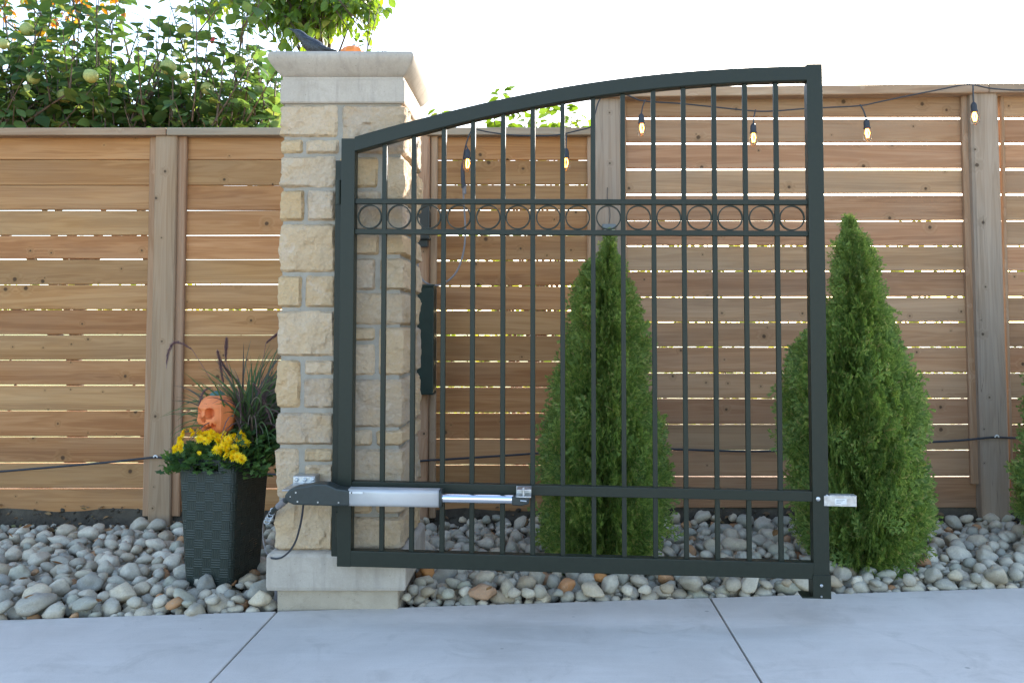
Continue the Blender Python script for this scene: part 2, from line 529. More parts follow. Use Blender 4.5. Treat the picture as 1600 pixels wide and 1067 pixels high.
# ------------------------------------------------------------------ ground, pavement, bed
def edgeY(x):
    return 3.683 + .0985 * x
bm_ = MB(); bm_.add([(-400, -400, -.13), (400, -400, -.13), (400, 900, -.13), (-400, 900, -.13)], [(0, 1, 2, 3)])
tag(bm_.build('ground', M['lawn']), kind='structure')
pv = tag(link('pavement', None), kind='structure')
joints = [-8.3, -6.5, -4.7, -2.905, -1.1, .71, 2.52, 4.33, 6.1, 7.9]
for row, (yb, yf) in enumerate(((1.2, None), (-.6, 1.2), (-2.4, -.6), (-4.2, -2.4), (-6, -4.2), (-9, -6))):
    for x0, x1 in zip(joints, joints[1:]):
        g = .004
        b = MB()
        ya, yb_ = (edgeY(x0), edgeY(x1)) if yf is None else (yf - g, yf - g)
        c4 = [(x0 + g, yb + g), (x1 - g, yb + g), (x1 - g, yb_), (x0 + g, ya)]
        b.add([(x, y, -.1) for x, y in c4] + [(x, y, 0) for x, y in c4], [(3, 2, 1, 0), (4, 5, 6, 7), (0, 1, 5, 4), (1, 2, 6, 5), (2, 3, 7, 6), (3, 0, 4, 7)])
        b.build('slab', M['pave'], pv, bevel=.005, segs=2)
b = MB(); b.add([(-8.3, -9, -.045), (7.9, -9, -.045), (7.9, edgeY(7.9) - .03, -.045), (-8.3, edgeY(-8.3) - .03, -.045)], [(0, 1, 2, 3)])
b.build('joint_filler', M['soil'], pv)

bed = MB()
nx = 130
far_rows = [4.7, 4.82, 4.9, 4.96, 5.0, 5.03, 5.055, 5.08, 5.12, 5.25, 5.6, 6.3]
ny = 13 + len(far_rows)
for j in range(ny + 1):
    for i in range(nx + 1):
        x = -6 + 12 * i / nx
        y0 = edgeY(x) - .002
        y = y0 + (4.6 - y0) * j / 13 if j <= 13 else far_rows[j - 14]
        lump = .02 * noise.noise((x * 3, y * 3, 0)) + .008 * noise.noise((x * 14, y * 14, 0))
        z = -.045 + lump + .05 * sstep(4.75, 4.98, y) + .15 * sstep(5.0, 5.085, y)
        bed.v.append((x, y, z))
for j in range(ny):
    for i in range(nx):
        a = j * (nx + 1) + i
        bed.f.append((a, a + 1, a + nx + 2, a + nx + 1)); bed.m.append(0)
bed_o = tag(bed.build('gravel_bed', M['soil'], None, True), kind='structure')

# ------------------------------------------------------------------ stone pillar
PY = 3.60
def px2x(px, py=520): return at(px, py, PY).x
def px2z(py, px=530): return at(px, py, PY).z
PX0, PX1 = px2x(437.5), px2x(626.0)
PDEP = PX1 - PX0
pillar = empty('stone_pillar', ((PX0 + PX1) / 2, PY + PDEP / 2, 0), 'square pillar of cream rock-faced limestone with a rounded concrete cap', 'pillar')
pc = pillar.location.copy()
def rock(w, d, h, seed, amp=1.0, left=False, right=False):
    """a split-faced block, its origin at the block's centre"""
    cell = .0095
    n = [max(3, int(round(s / cell))) for s in (w, d, h)]
    vid = {}; vs = []; fs = []
    def vert(i, j, k):
        key = (i, j, k)
        if key in vid: return vid[key]
        p = Vector(((i / n[0] - .5) * w, (j / n[1] - .5) * d, (k / n[2] - .5) * h))
        nrm = Vector((0, 0, 0))
        if i == 0: nrm.x = -1
        if i == n[0]: nrm.x = 1
        if j == 0: nrm.y = -1
        if j == n[1]: nrm.y = 1
        if k == 0: nrm.z = -1
        if k == n[2]: nrm.z = 1
        dist = [min(i, n[0] - i) / n[0] * w, min(j, n[1] - j) / n[1] * d, min(k, n[2] - k) / n[2] * h]
        on = [abs(nrm.x) > 0, abs(nrm.y) > 0, abs(nrm.z) > 0]
        inn = [q for q, o in zip(dist, on) if not o]
        e = min(inn) if inn else 0
        s = Vector((seed * 3.7, seed * 1.3, seed * 7.1))
        q = p + s
        big = noise.fractal(q * 8, 1.0, 2.0, 3)
        wq = q * 15 + Vector((noise.noise(q * 20), noise.noise(q * 20 + Vector((9, 0, 0))), noise.noise(q * 20 + Vector((0, 9, 0))))) * .35
        vd, vp = noise.voronoi(wq)
        cellv = noise.cell_vector(vp[0] * 7.3)
        # every fractured facet is a tilted plane of its own
        fac = (cellv.x - .5) * .9 + (wq - vp[0]).dot(cellv - Vector((.5, .5, .5))) * 1.1
        sm = noise.fractal(q * 45, 1.0, 2.0, 3)
        bulge = sstep(0, .010, e) * max(.0055, .0125 + .012 * amp * big + .011 * amp * fac) + .0024 * sm
        # bed joints stay straighter than the exposed faces
        nn = nrm.normalized()
        exposed = (j == 0) or (left and i == 0) or (right and i == n[0]) or (j == n[1] and (left or right) and d < w * .99)
        if not exposed: bulge = .0012 + .0016 * sm
        if j == 0 and not (left or right): nn = Vector((0, -1, 0))
        if k in (0, n[2]) or (i == 0 and not left) or (i == n[0] and not right):
            bulge = min(bulge, .0028 + .0022 * sm)
        corner = sum(on)
        if corner >= 2: bulge -= .0025
        if corner == 3: bulge -= .0015
        wob = .0035 * noise.noise(q * 25)
        p = p + nn * bulge + Vector((wob, 0, wob)) * (1 if corner >= 2 else 0)
        vid[key] = len(vs); vs.append(p)
        return vid[key]
    def face(fix, val, a, b_):
        for u in range(n[a]):
            for v in range(n[b_]):
                q = []
                for du, dv in ((0, 0), (1, 0), (1, 1), (0, 1)):
                    ix = [0, 0, 0]; ix[fix] = val; ix[a] = u + du; ix[b_] = v + dv
                    q.append(vert(*ix))
                fs.append(tuple(q))
    for fix in range(3):
        a, b_ = [i for i in range(3) if i != fix]
        face(fix, 0, a, b_); face(fix, n[fix], a, b_)
    m = MB(); m.add(vs, fs)
    return m
front = [  # px left, px right, py top, py bottom
    (445, 527, 165, 214), (535, 627, 165, 240), (443, 473, 219, 240), (479, 529, 219, 240), (443, 524, 245, 293), (531, 590, 246, 293), (603, 627, 246, 312),
    (443, 475, 298, 345), (480, 524, 298, 345), (531, 595, 298, 312), (531, 627, 317, 360), (442, 524, 351, 425), (531, 592, 365, 398), (600, 627, 365, 398),
    (531, 586, 404, 453), (594, 627, 404, 453), (441, 471, 431, 480), (477, 524, 431, 480), (531, 626, 458, 507), (439, 523, 486, 556), (530, 585, 512, 532),
    (530, 585, 538, 586), (592, 626, 512, 586), (437, 469, 563, 637), (476, 522, 563, 585), (475, 522, 592, 637), (530, 626, 593, 667), (437, 521, 645, 694), (529, 581, 672, 696),
    (588, 626, 672, 696), (434, 466, 701, 777), (476, 521, 701, 721), (476, 521, 726, 777), (529, 626, 702, 780), (436, 521, 784, 859), (529, 581, 786, 802), (588, 626, 786, 802), (529, 626, 808, 859)]
rs = random.Random(3)
BASE_TOP, STONE_TOP = px2z(861), px2z(163.5)
rnd_d = {}
sideparts = []
for i, (a, c, t_, b__) in enumerate(front):
    mx = (a + c) / 2
    x0, x1 = at(a, (t_ + b__) / 2, PY).x, at(c, (t_ + b__) / 2, PY).x
    z1, z0 = px2z(t_, mx), px2z(b__, mx)
    if c >= 620: x1 = PX1
    if a <= 446: x0 = PX0
    dep = rs.choice((.17, .22, .28, .33)) if c >= 620 or a <= 446 else .11
    st = rock(x1 - x0, dep, z1 - z0, i + 1, .85 if (z1 - z0) > .07 else .55, a <= 446, c >= 620).build('stone', M['limestone'], pillar, True)
    st.location = Vector(((x0 + x1) / 2, PY + dep / 2 + .004, (z0 + z1) / 2)) - pc
    if c >= 620: sideparts.append((1, dep, z0, z1))
    if a <= 446: sideparts.append((-1, dep, z0, z1))
for i, (sd, dep, z0, z1) in enumerate(sideparts):     # the rest of the two side faces and the back
    y0 = PY + dep + .02
    y1 = PY + PDEP
    ys = [y0, y1]
    if y1 - y0 > .28: ys = [y0, y0 + rs.uniform(.1, .17), y1]
    for ya, yb in zip(ys, ys[1:]):
        w = .14
        st = rock(w, yb - ya - .012, z1 - z0, 60 + i * 3 + len(ys) + ya, .9, sd < 0, sd > 0).build('stone', M['limestone'], pillar, True)
        st.location = Vector(((PX1 - w / 2) if sd > 0 else (PX0 + w / 2), (ya + yb - .012) / 2, (z0 + z1) / 2)) - pc
m = MB(); m.box(PX0 + .0055 - pc.x, PX1 - .0055 - pc.x, 0.0045 - PDEP / 2, PDEP / 2 - .005, BASE_TOP - .01, STONE_TOP + .01)
m.build('mortar', M['mortar'], pillar)

def cap_profile():
    # outline of the bullnose: (overhang from stone face, z)
    zt, zb = px2z(83.5), px2z(121)
    zm = px2z(99)
    H = zt - zb
    pr = [(-.03, zb), (.002, zb), (.010, zb + .05 * H), (.022, zb + .17 * H), (.034, zb + .32 * H), (.045, zb + .47 * H), (.052, zb + .60 * H),
          (.055, zb + .71 * H), (.054, zb + .80 * H), (.050, zb + .88 * H), (.042, zb + .945 * H), (.030, zb + .985 * H), (.016, zt), (-.03, zt + .004), (-.12, zt + .014)]
    return pr
def sqring(ov, z):
    h = PDEP / 2 + ov
    r_ = min(.006, abs(h) * .1)
    out = []
    for sx, sy, a0 in ((1, 1, 0), (-1, 1, 1), (-1, -1, 2), (1, -1, 3)):
        for k in range(3):
            an = math.pi / 2 * (a0 + k / 2)
            out.append(Vector((sx * (h - r_) + r_ * math.cos(an), sy * (h - r_) + r_ * math.sin(an), z)))
    return out
m = MB(); m.loft([sqring(o, z) for o, z in cap_profile()]); m.build('cap', M['precast'], pillar, True)
m = MB(); m.loft([sqring(-.05, px2z(121)), sqring(.004, px2z(121)), sqring(.004, px2z(126)), sqring(.011, px2z(127)), sqring(.011, px2z(160)), sqring(.007, px2z(162)), sqring(-.05, px2z(162.5))])
m.build('band', M['precast'], pillar)
ZB = px2z(921)
m = MB(); m.loft([sqring(.012, ZB), sqring(.03, ZB + .006), sqring(.034, ZB + .02), sqring(.034, BASE_TOP - .016), sqring(.028, BASE_TOP - .004), sqring(.012, BASE_TOP + .003), sqring(-.02, BASE_TOP + .004)])
m.build('base', M['precast'], pillar)
m = MB(); m.loft([sqring(-.004, -.12), sqring(-.002, ZB - .0)]); m.build('footing', M['footing'], pillar)
m = MB(); pz = at(431, 930, PY + .05); m.tube([(pz.x - pc.x, .07 - PDEP / 2, -.1), (pz.x - pc.x, .07 - PDEP / 2, ZB + .004)], .011, 10); m.build('conduit', M['cord'], pillar, True)
# steel plate that carries the hinges
p0, p1 = at(522, 560, PY - .02), at(541, 560, PY - .02)
zt, zb = at(530, 252, PY - .02).z, at(525, 868, PY - .02).z
m = MB(); m.box(p0.x - pc.x, p1.x - pc.x, -.034 - PDEP / 2, .012 - PDEP / 2, zb, zt); m.build('hinge_plate', M['gate'], pillar, bevel=.003)

# ------------------------------------------------------------------ gate
GY = 3.49
g0 = at(526, 885, GY)
YAW, SAG = -R(3.35), R(.62)
gate = empty('driveway_gate', g0, 'open arched black metal gate leaf with vertical bars and a row of rings', 'gate')
gate.rotation_euler = (0, 0, YAW)
GM = Matrix.Translation(g0) @ Matrix.Rotation(YAW, 4, 'Z')
GI = GM.inverted()
def gl(px, py):
    o = GI @ Vector((0, 0, CAM_H)); d = GI.to_3x3() @ ray(px, py)
    t = -o.y / d.y
    p = o + d * t
    p.z += p.x * math.tan(SAG)
    return p
GL = gl(1297, 906).x
SW = .057
TH = .05
def gbox(name, x0, x1, y0, y1, z0, z1, bv=.003, mat='gate'):
    m = MB(); m.box(x0, x1, y0, y1, z0, z1)
    return m.build(name, M[mat], gate, bevel=bv, segs=2)
ztl, ztr = gl(545, 216.5).z, gl(1272, 100).z
gbox('stile', 0, SW, 0, TH, 0, ztl)
gbox('stile', GL - .062, GL, 0, TH, 0, ztr)
xa, xb = SW - .002, GL - .062 + .002
gbox('bottom_rail', xa, xb, .001, TH - .001, .001, .064)
zm1 = gl(900, 757).z
zm1 = (gl(560, 752.5).z + gl(1255, 767.5).z) / 2
gbox('middle_rail', xa, xb, .004, TH - .004, zm1 - .040, zm1)
zr1 = (gl(560, 310).z + gl(1255, 311).z) / 2
zr2 = (gl(560, 358).z + gl(1255, 359.5).z) / 2
gbox('ring_rail', xa, xb, .012, .040, zr1 - .021, zr1, .002)
gbox('ring_rail', xa, xb, .012, .040, zr2 - .021, zr2, .002)
arc_px = [(553, 214), (600, 200.5), (650, 187), (700, 174.5), (750, 162.5), (800, 151), (847, 141.5), (900, 132.5), (950, 125.5), (1000, 119.5), (1060, 113), (1124, 108), (1190, 105), (1262, 103)]
arc = [gl(*p) for p in arc_px]
xs_a = np.array([p.x for p in arc]); zs_a = np.array([p.z for p in arc])
cf = np.polyfit(xs_a, zs_a, 4)
def arcz(x): return float(np.polyval(cf, x))
m = MB()
rings = []
for k in range(29):
    x = xa + (xb - xa) * k / 28
    sl = (arcz(x + .01) - arcz(x - .01)) / .02
    nv = Vector((-sl, 0, 1)).normalized()
    p = Vector((x, 0, arcz(x)))
    if k in (0, 28): nv = Vector((0, 0, 1)) / max(.2, Vector((-sl, 0, 1)).normalized().z) 
    q = p - nv * .060
    bv = .004
    rings.append([p + Vector((0, bv, 0)), p + Vector((0, TH - bv, 0)), p + Vector((0, TH, 0)) - nv * bv, q + Vector((0, TH, 0)) + nv * bv,
                  q + Vector((0, TH - bv, 0)), q + Vector((0, bv, 0)), q + nv * bv, p - nv * bv])
m.loft(rings); m.build('arched_rail', M['gate'], gate)
pitch = (xb - xa) / 15
for k in range(1, 15):
    x = xa + pitch * k + random.uniform(-.0016, .0016)
    m = MB(); m.box(x - .0095, x + .0095, .0155, .0345, .062, arcz(x) - .056 - .004)
    m.build('bar', M['gate'], gate, bevel=.0015)
tor = MB()
rr = (zr1 - .021 - zr2) / 2 - .0015
rg = []
for k in range(40):
    a = 2 * math.pi * k / 40
    c_, s_ = math.cos(a), math.sin(a)
    rg.append([Vector(((rr - dr) * c_, dy, (rr - dr) * s_)) for dr, dy in ((0, -.007), (0, .007), (.005, .007), (.005, -.007))])
rg.append(rg[0])
tor.loft(rg, False)
tm = tor.mesh('ring', M['gate'], True)
for k in range(15):
    link('ring', tm, gate, (xa + pitch * (k + .5) + random.uniform(-.0015, .0015), .027, (zr1 - .021 + zr2) / 2))
# drop foot, stop tab, bolts
f0, f1 = gl(1271, 905), gl(1299, 935)
m = MB(); m.box(GL - .066, GL + .003, -.004, .004, f1.z + .004, .02); m.build('foot_plate', M['gate'], gate, bevel=.0015)
m = MB(); m.prism([(GL - .108, f1.z), (GL + .003, f1.z), (GL + .003, f1.z + .006), (GL - .108, f1.z + .006)], -.004, .07)
m.build('foot_flange', M['gate'], gate)
m = MB(); m.box(GL - .066, GL - .061, .003, .07, f1.z + .006, .02); m.build('foot_gusset', M['gate'], gate)
def screw(px, py, r_, parent=gate, mat='zinc', off=-.0012, name='bolt'):
    p = gl(px, py)
    s = MB(); s.tube([(p.x, off + .004, p.z), (p.x, off - .003, p.z), (p.x, off - .005, p.z)], [r_, r_, r_ * .6], 10)
    return s.build(name, M[mat], parent, True)
screw(1278, 779, .0085); screw(1292, 774.5, .006); screw(1292, 785.5, .006)
screw(1283, 914, .006, off=-.004); screw(1283, 931, .004, off=-.004)
q0, q1 = gl(1299, 773), gl(1338, 792)
m = MB(); m.box(GL - .02, GL + (q1.x - GL), -.006, -.001, gl(1318, 790.5).z, gl(1318, 774.5).z)
m.box(GL + .002, q1.x, -.006, .03, gl(1318, 774.5).z, gl(1318, 774.5).z + .003)
tab = m.build('stop_tab', M['zinc'], gate, bevel=.0008)
m = MB(); m.box(gl(1304, 780).x, gl(1322, 780).x, -.0068, -.0062, gl(1310, 787).z, gl(1310, 778.5).z); m.build('sticker', M['sticker'], tab)
for k in range(3):
    m = MB(); z_ = gl(1310, 780 + 2.4 * k).z; m.box(gl(1306, 780).x, gl(1319 - 3 * k, 780).x, -.0073, -.0069, z_ - .0012, z_); m.build('print_line', M['ink'], tab)
# hinges between plate and stile
for py in (300, 820):
    p = gl(529, py)
    m = MB(); m.tube([(p.x - .004, .012, p.z - .05), (p.x - .004, .012, p.z + .05)], .011, 12); m.build('hinge', M['gate'], gate, True)

# the leaf has sagged: its uprights are still plumb but the rails run down to the free end
def sag(o, x0):
    for c in o.children:
        c.location.z -= 0 if c.data.users == 1 else (c.location.x + x0) * math.tan(SAG)
        if c.data.users == 1:
            for v in c.data.vertices: v.co.z -= (v.co.x + c.location.x + x0) * math.tan(SAG)
        sag(c, x0 + c.location.x)
sag(gate, 0)

# ------------------------------------------------------------------ gate opener
OY = 3.395
op0 = at(640, 776, OY)
opn = empty('gate_opener', op0, 'silver and black swing gate opener arm fixed to the middle rail', 'gate opener')
def ol(px, py, Y=OY): return at(px, py, Y) - op0
prof = [(449, 771), (456, 762), (466, 758.5), (482, 756.5), (496, 753.2), (514, 754), (530, 761), (549, 763.5), (549, 787.5), (520, 787.5), (480, 786.5), (462, 785.5), (453, 781), (449, 777)]
m = MB(); m.prism([(ol(*p).x, ol(*p).z) for p in prof], -.036, .036)
hs_ = m.build('housing', M['black'], opn, bevel=.006, segs=2)
for px, py in ((466.5, 766.5), (469, 780.5), (500.5, 781.5), (532.5, 782)):
    p = ol(px, py); s = MB(); s.tube([(p.x, -.033, p.z), (p.x, -.0385, p.z)], [.0036, .003], 10); s.build('screw', M['zinc'], hs_, True)
p = ol(452, 773); s = MB(); s.tube([(p.x - .006, 0, p.z), (p.x + .015, -.037, p.z)], .0025, 8); s.build('clevis_pin', M['zinc'], hs_, True)
def rrect(hy, hz, r_, n=4):
    out = []
    for sy, sz, a0 in ((1, 1, 0), (-1, 1, 1), (-1, -1, 2), (1, -1, 3)):
        for k in range(n + 1):
            an = math.pi / 2 * (a0 + k / n)
            out.append((sy * (hy - r_) + r_ * math.cos(an), sz * (hz - r_) + r_ * math.sin(an)))
    return out
def bar_x(name, pa, pb, hy, hz, r_, mat, parent=opn):
    m = MB()
    A_, B_ = ol(*pa), ol(*pb)
    m.loft([[Vector((c.x, c.y + y, c.z + z)) for y, z in rrect(hy, hz, r_)] for c in (A_, B_)])
    o = m.build(name, M[mat], parent, False)
    for p in o.data.polygons: p.use_smooth = len(p.vertices) == 4
    o.data.shade_smooth() if False else None
    return o
slv = bar_x('sleeve', (546.5, 775), (687.5, 777.3), .034, .0335, .014, 'alu')
bar_x('end_collar', (687.5, 777.3), (691.5, 777.4), .035, .0345, .014, 'black')
a_, b_ = ol(691, 778), ol(802, 780)
m = MB(); m.tube([a_, b_], .0175, 20); m.build('rod', M['chrome'], opn, True)
prof = [(800, 773.5), (824, 775), (828, 779), (826, 786), (815, 788.5), (800, 787.5)]
m = MB(); m.prism([(ol(*p).x, ol(*p).z) for p in prof], -.022, .022); rod_end = m.build('rod_end', M['black'], opn, bevel=.004)
p = ol(818, 780); s = MB(); s.tube([(p.x - .012, -.024, p.z), (p.x + .012, -.024, p.z - .002)], .003, 8); s.build('retaining_clip', M['zinc'], rod_end, True)
m = MB()
pa, pb = ol(806, 763), ol(830, 776)
m.box(pa.x, pb.x, -.02, .062, pb.z, pb.z + .006); m.box(pa.x, pb.x, .05, .056, pb.z, pa.z); m.box(pa.x + .004, pb.x, -.02, .05, pa.z - .006, pa.z)
fb = m.build('front_bracket', M['zinc'], opn, bevel=.0012)
s = MB(); s.tube([((pa.x + pb.x) / 2, 0, pb.z - .03), ((pa.x + pb.x) / 2, 0, pa.z + .004)], .005, 10); s.build('bolt', M['zinc'], fb, True)
m = MB()
pa, pb = ol(458, 743.5, 3.53), ol(493, 757, 3.53)
m.box(pa.x, pb.x, .13, .205, pb.z - .012, pa.z)
m.box(pa.x + .004, pb.x - .004, -.03, .135, pb.z + .004, pb.z + .010)
rb = m.build('rear_bracket', M['zinc'], opn, bevel=.002)
for px in (464, 477, 489):
    p = ol(px, 748.5, 3.53); s = MB(); s.tube([(p.x, .131, p.z), (p.x, .122, p.z), (p.x, .120, p.z)], [.0085, .0085, .005], 6); s.build('bolt', M['zinc'], rb)
m = MB(); st_a, st_b = ol(549, 764.5), ol(570, 768.5)
m.box(st_a.x, st_b.x, -.0352, -.0347, st_b.z, st_a.z - .002); stk = m.build('sticker', M['sticker'], slv)
m = MB(); m.box(st_a.x + .006, st_a.x + .011, -.0357, -.0353, st_b.z + .001, st_a.z - .003); m.build('print_bar', M['ink'], slv)
cab = [ol(474, 786, 3.42), ol(472, 805, 3.44), ol(468, 825, 3.46), ol(462, 845, 3.48), ol(453, 860, 3.5), ol(442, 869.5, 3.52), ol(432, 872.5, 3.53), ol(424, 871.5, 3.55), ol(416, 862, 3.62), ol(411, 840, 3.66), ol(412, 815, 3.63), ol(421, 800, 3.55)]
def smooth_path(pts, n=6):
    pts = [Vector(p) for p in pts]; out = []
    for i in range(len(pts) - 1):
        p0, p1, p2, p3 = pts[max(i - 1, 0)], pts[i], pts[i + 1], pts[min(i + 2, len(pts) - 1)]
        for k in range(n):
            t = k / n
            out.append(.5 * ((2 * p1) + (p2 - p0) * t + (2 * p0 - 5 * p1 + 4 * p2 - p3) * t * t + (3 * p1 - p0 - 3 * p2 + p3) * t ** 3))
    return out + [pts[-1]]
m = MB(); m.tube(smooth_path(cab[:8]), .004, 8); m.build('power_cable', M['cable'], opn, True)
m = MB(); m.tube(smooth_path(cab[7:]), .0022, 6); m.build('thin_wire', M['cord'], opn, True)
# flexible arm behind the housing nose with its connector
m = MB(); m.tube(smooth_path([ol(452, 778, 3.46), ol(440, 788, 3.5), ol(428, 797, 3.55), ol(420, 806, 3.6)]), [.011] * 18 + [.009], 10); m.build('connector', M['black'], opn, True)
m = MB(); m.tube([ol(446, 782, 3.475), ol(435, 791, 3.52)], .0135, 12); m.build('connector_sleeve', M['cord'], opn, True)
m = MB()
for k in range(5):
    p = ol(427 - 2.5 * k, 797 + 4.5 * k, 3.55 + .012 * k)
    m.tube([p + Vector((.012 * math.cos(a), 0, .009 * math.sin(a))) for a in [i * math.pi / 5 for i in range(11)]], .0022, 6)
m.build('chain', M['zinc'], opn, True)

# ------------------------------------------------------------------ fences
FY = 5.05
BT = .025
rf = random.Random(11)
def board_mesh(L, h, mat, seed):
    m = MB()
    n = 5
    rings = []
    for k in range(n + 1):
        x = -L / 2 + L * k / n
        wob = .0025 * noise.noise((x * 1.3, seed * 3.1, 0)); bow = .003 * noise.noise((x * .9, seed * 1.7, 5))
        c = .003
        z0, z1, y0, y1 = -h / 2 + wob, h / 2 + wob * .8, bow, BT + bow
        rings.append([Vector((x, y0 + c, z0)), Vector((x, y1, z0)), Vector((x, y1, z1)), Vector((x, y0 + c, z1)), Vector((x, y0, z1 - c)), Vector((x, y0, z0 + c))])
    m.loft(rings)
    return m.mesh('board', mat)
def panel(parent, pxa, pxb, tops, gaps, bottom_py, mat, Y=FY, wood_top=None):
    """boards between two places, one per row; tops = py of the top edge of each board row"""
    o = parent.location
    x0, x1 = at(pxa, 500, Y).x, at(pxb, 500, Y).x
    zs = [at((pxa + pxb) / 2, p, Y).z for p in tops] + [at((pxa + pxb) / 2, bottom_py, Y).z]
    for i in range(len(zs) - 1):
        g = gaps(i, len(zs) - 1)
        h = zs[i] - zs[i + 1] - g
        b = link('board', board_mesh(x1 - x0, h, mat, rf.uniform(0, 99)), parent)
        b.location = Vector(((x0 + x1) / 2, Y + rf.uniform(-.0015, .0015), zs[i] - h / 2)) - o
        b.rotation_euler = (0, rf.uniform(-.0007, .0007), 0)
def post(parent, name, px0, px1, top_py, bot, yf, dep, mat, lean=0, bv=.006):
    o = parent.location
    p0, p1 = at(px0, 500, yf), at(px1, 500, yf)
    z1 = at((px0 + px1) / 2, top_py, yf).z
    z0 = bot if bot < .3 else at((px0 + px1) / 2, bot, yf).z
    w = p1.x - p0.x
    m = MB()
    n = 8
    rings = []
    for k in range(n + 1):
        z = z0 + (z1 - z0) * k / n - z0
        wob = .003 * noise.noise((p0.x * 5, z * 1.2, 0))
        b_ = bv
        hw = w / 2
        rings.append([Vector((x + wob, y, z)) for x, y in ((-hw + b_, 0), (hw - b_, 0), (hw, b_), (hw, dep), (-hw, dep), (-hw, b_))])
    m.loft(rings)
    q = m.build(name, mat, parent)
    q.location = Vector(((p0.x + p1.x) / 2, yf, z0)) - o
    q.rotation_euler = (0, lean, 0)
    return q
def cap_rail(parent, pxa, pxb, pya, pyb, Y, h, dep, mat):
    a, b_ = at(pxa, pya, Y), at(pxb, pyb, Y)
    m = MB(); L = (b_ - a).length
    m.box(-L / 2, L / 2, 0, dep, -h, 0)
    q = m.build('cap_rail', mat, parent, bevel=.004)
    q.location = (a + b_) / 2 - parent.location
    q.rotation_euler = (0, -math.atan2(b_.z - a.z, b_.x - a.x), 0)

rows_l = [213, 250.5, 290.5, 329.5, 368.5, 406, 445.5, 484.5, 524, 563.5, 603, 642.5, 683.5, 724, 764]
low = empty('low_fence', (at(330, 500, FY).x, FY, 0), 'golden horizontal board fence running behind the pillar, lower of the two fences', 'fence')
gl_ = lambda i, n: rf.uniform(.003, .005) if i < 3 else rf.uniform(.0035, .0085)
panel(low, -330, 237, rows_l, gl_, 804, M['wood_left'])
panel(low, 287, 660, rows_l, gl_, 806, M['wood_left'])
rows_m = [212, 251, 289.5, 329, 368.5, 408, 447.5, 486, 525, 565.5, 605.5, 646, 686.5, 727.5, 768]
panel(low, 676, 927, rows_m, lambda i, n: rf.uniform(.005, .008), 811, M['wood_left'])
panel(low, -900, -380, rows_l, gl_, 804, M['wood_left'])
for off in (-617, 0):
    post(low, 'post', 236.5 + off, 271 + off, 210, -.1, FY - .052, .12, M['post_left'], R(.05))
    post(low, 'trim', 228 + off, 240 + off, 211, 806, FY - .022, .02, M['trim'])
    post(low, 'trim', 272 + off, 286 + off, 211, 806, FY - .030, .028, M['trim'])
post(low, 'post', 646, 669.5, 211, -.1, FY - .06, .12, M['post_left'])
post(low, 'trim', 670.5, 681.5, 211, 809, FY - .035, .033, M['trim'])
post(low, 'trim', 918, 927, 211, 809, FY - .025, .023, M['trim'])
cap_rail(low, -900, 259, 201, 199.5, FY - .07, .045, .16, M['rail'])
cap_rail(low, 260, 925, 199.5, 199, FY - .07, .045, .16, M['rail'])

tall = empty('tall_fence', (at(1300, 500, FY).x, FY, 0), 'taller weathered board fence with wide sky-lit gaps behind the gate', 'fence')
rows_r = [146, 186.5, 226, 266, 305.5, 345.5, 385, 424.5, 464.5, 504, 543, 583.5, 623, 663.5, 704, 745]
gr_ = lambda i, n: (.0135 if i < 4 else .006 if i < 7 else .0052) + rf.uniform(-.0015, .0012)
panel(tall, 970, 1519, rows_r, gr_, 794, M['wood_right'])
panel(tall, 1570, 2150, rows_r, gr_, 794, M['wood_right'])
post(tall, 'post', 930.5, 971, 131, -.1, FY - .055, .13, M['post_grey'])
post(tall, 'trim', 971.5, 980, 146, 800, FY - .02, .018, M['trim'])
post(tall, 'trim', 1513, 1529, 146, 756, FY - .03, .028, M['trim'], -R(.25), .008)
post(tall, 'post', 1530, 1574, 140, -.1, FY - .075, .14, M['post_grey'], -R(.45), .014)
post(tall, 'trim', 1571.5, 1578, 146, 800, FY - .02, .018, M['trim'])
post(tall, 'post', 2150, 2195, 140, -.1, FY - .075, .14, M['post_grey'])
cap_rail(tall, 928, 1545, 137.5, 130.5, FY - .09, .055, .2, M['rail'])
cap_rail(tall, 1546, 2200, 130.5, 128, FY - .09, .055, .2, M['rail'])

# ------------------------------------------------------------------ things fixed to the fences
def at_l(o, px, py, Y): return at(px, py, Y) - o.location
sl = empty('string_lights', at(735, 200, 4.93), 'black festoon cable with glowing clear bulbs hung along the fence top', 'string lights')
SY = 4.93
path = [(722, 262), (726, 235), (733, 212), (741, 203), (765, 207), (800, 211.5), (835, 212.5), (870, 211.5), (900, 205), (922, 199), (927, 190), (930.5, 175), (936, 158), (948, 145), (965, 143), (985, 151), (1007, 158.5), (1060, 162), (1120, 168), (1180, 174), (1215, 173.5), (1260, 170), (1300, 168), (1345, 165.5), (1372, 160), (1420, 150), (1470, 140), (1513, 132.5), (1545, 138), (1580, 141), (1640, 143), (1900, 160), (2100, 135)]
YS = [SY + (-.02 if 905 < p[0] < 985 or p[0] > 1500 else 0) for p in path]
m = MB(); m.tube(smooth_path([at_l(sl, a, b_, y) for (a, b_), y in zip(path, YS)], 5), .0042, 6); m.build('cable', M['cable'], sl, True)
sock = MB(); sock.lathe([(.006, .0), (.0095, -.004), (.014, -.012), (.0155, -.02), (.0155, -.042), (.018, -.046), (.018, -.052), (.012, -.054)], 14)
sock_me = sock.mesh('socket', M['cable'], True)
bl = MB(); bl.lathe([(.008, 0), (.013, -.006), (.019, -.02), (.0235, -.038), (.022, -.052), (.015, -.063), (.006, -.068), (.001, -.069)], 16)
bulb_me = bl.mesh('bulb', M['bulb'], True)
fl = MB()
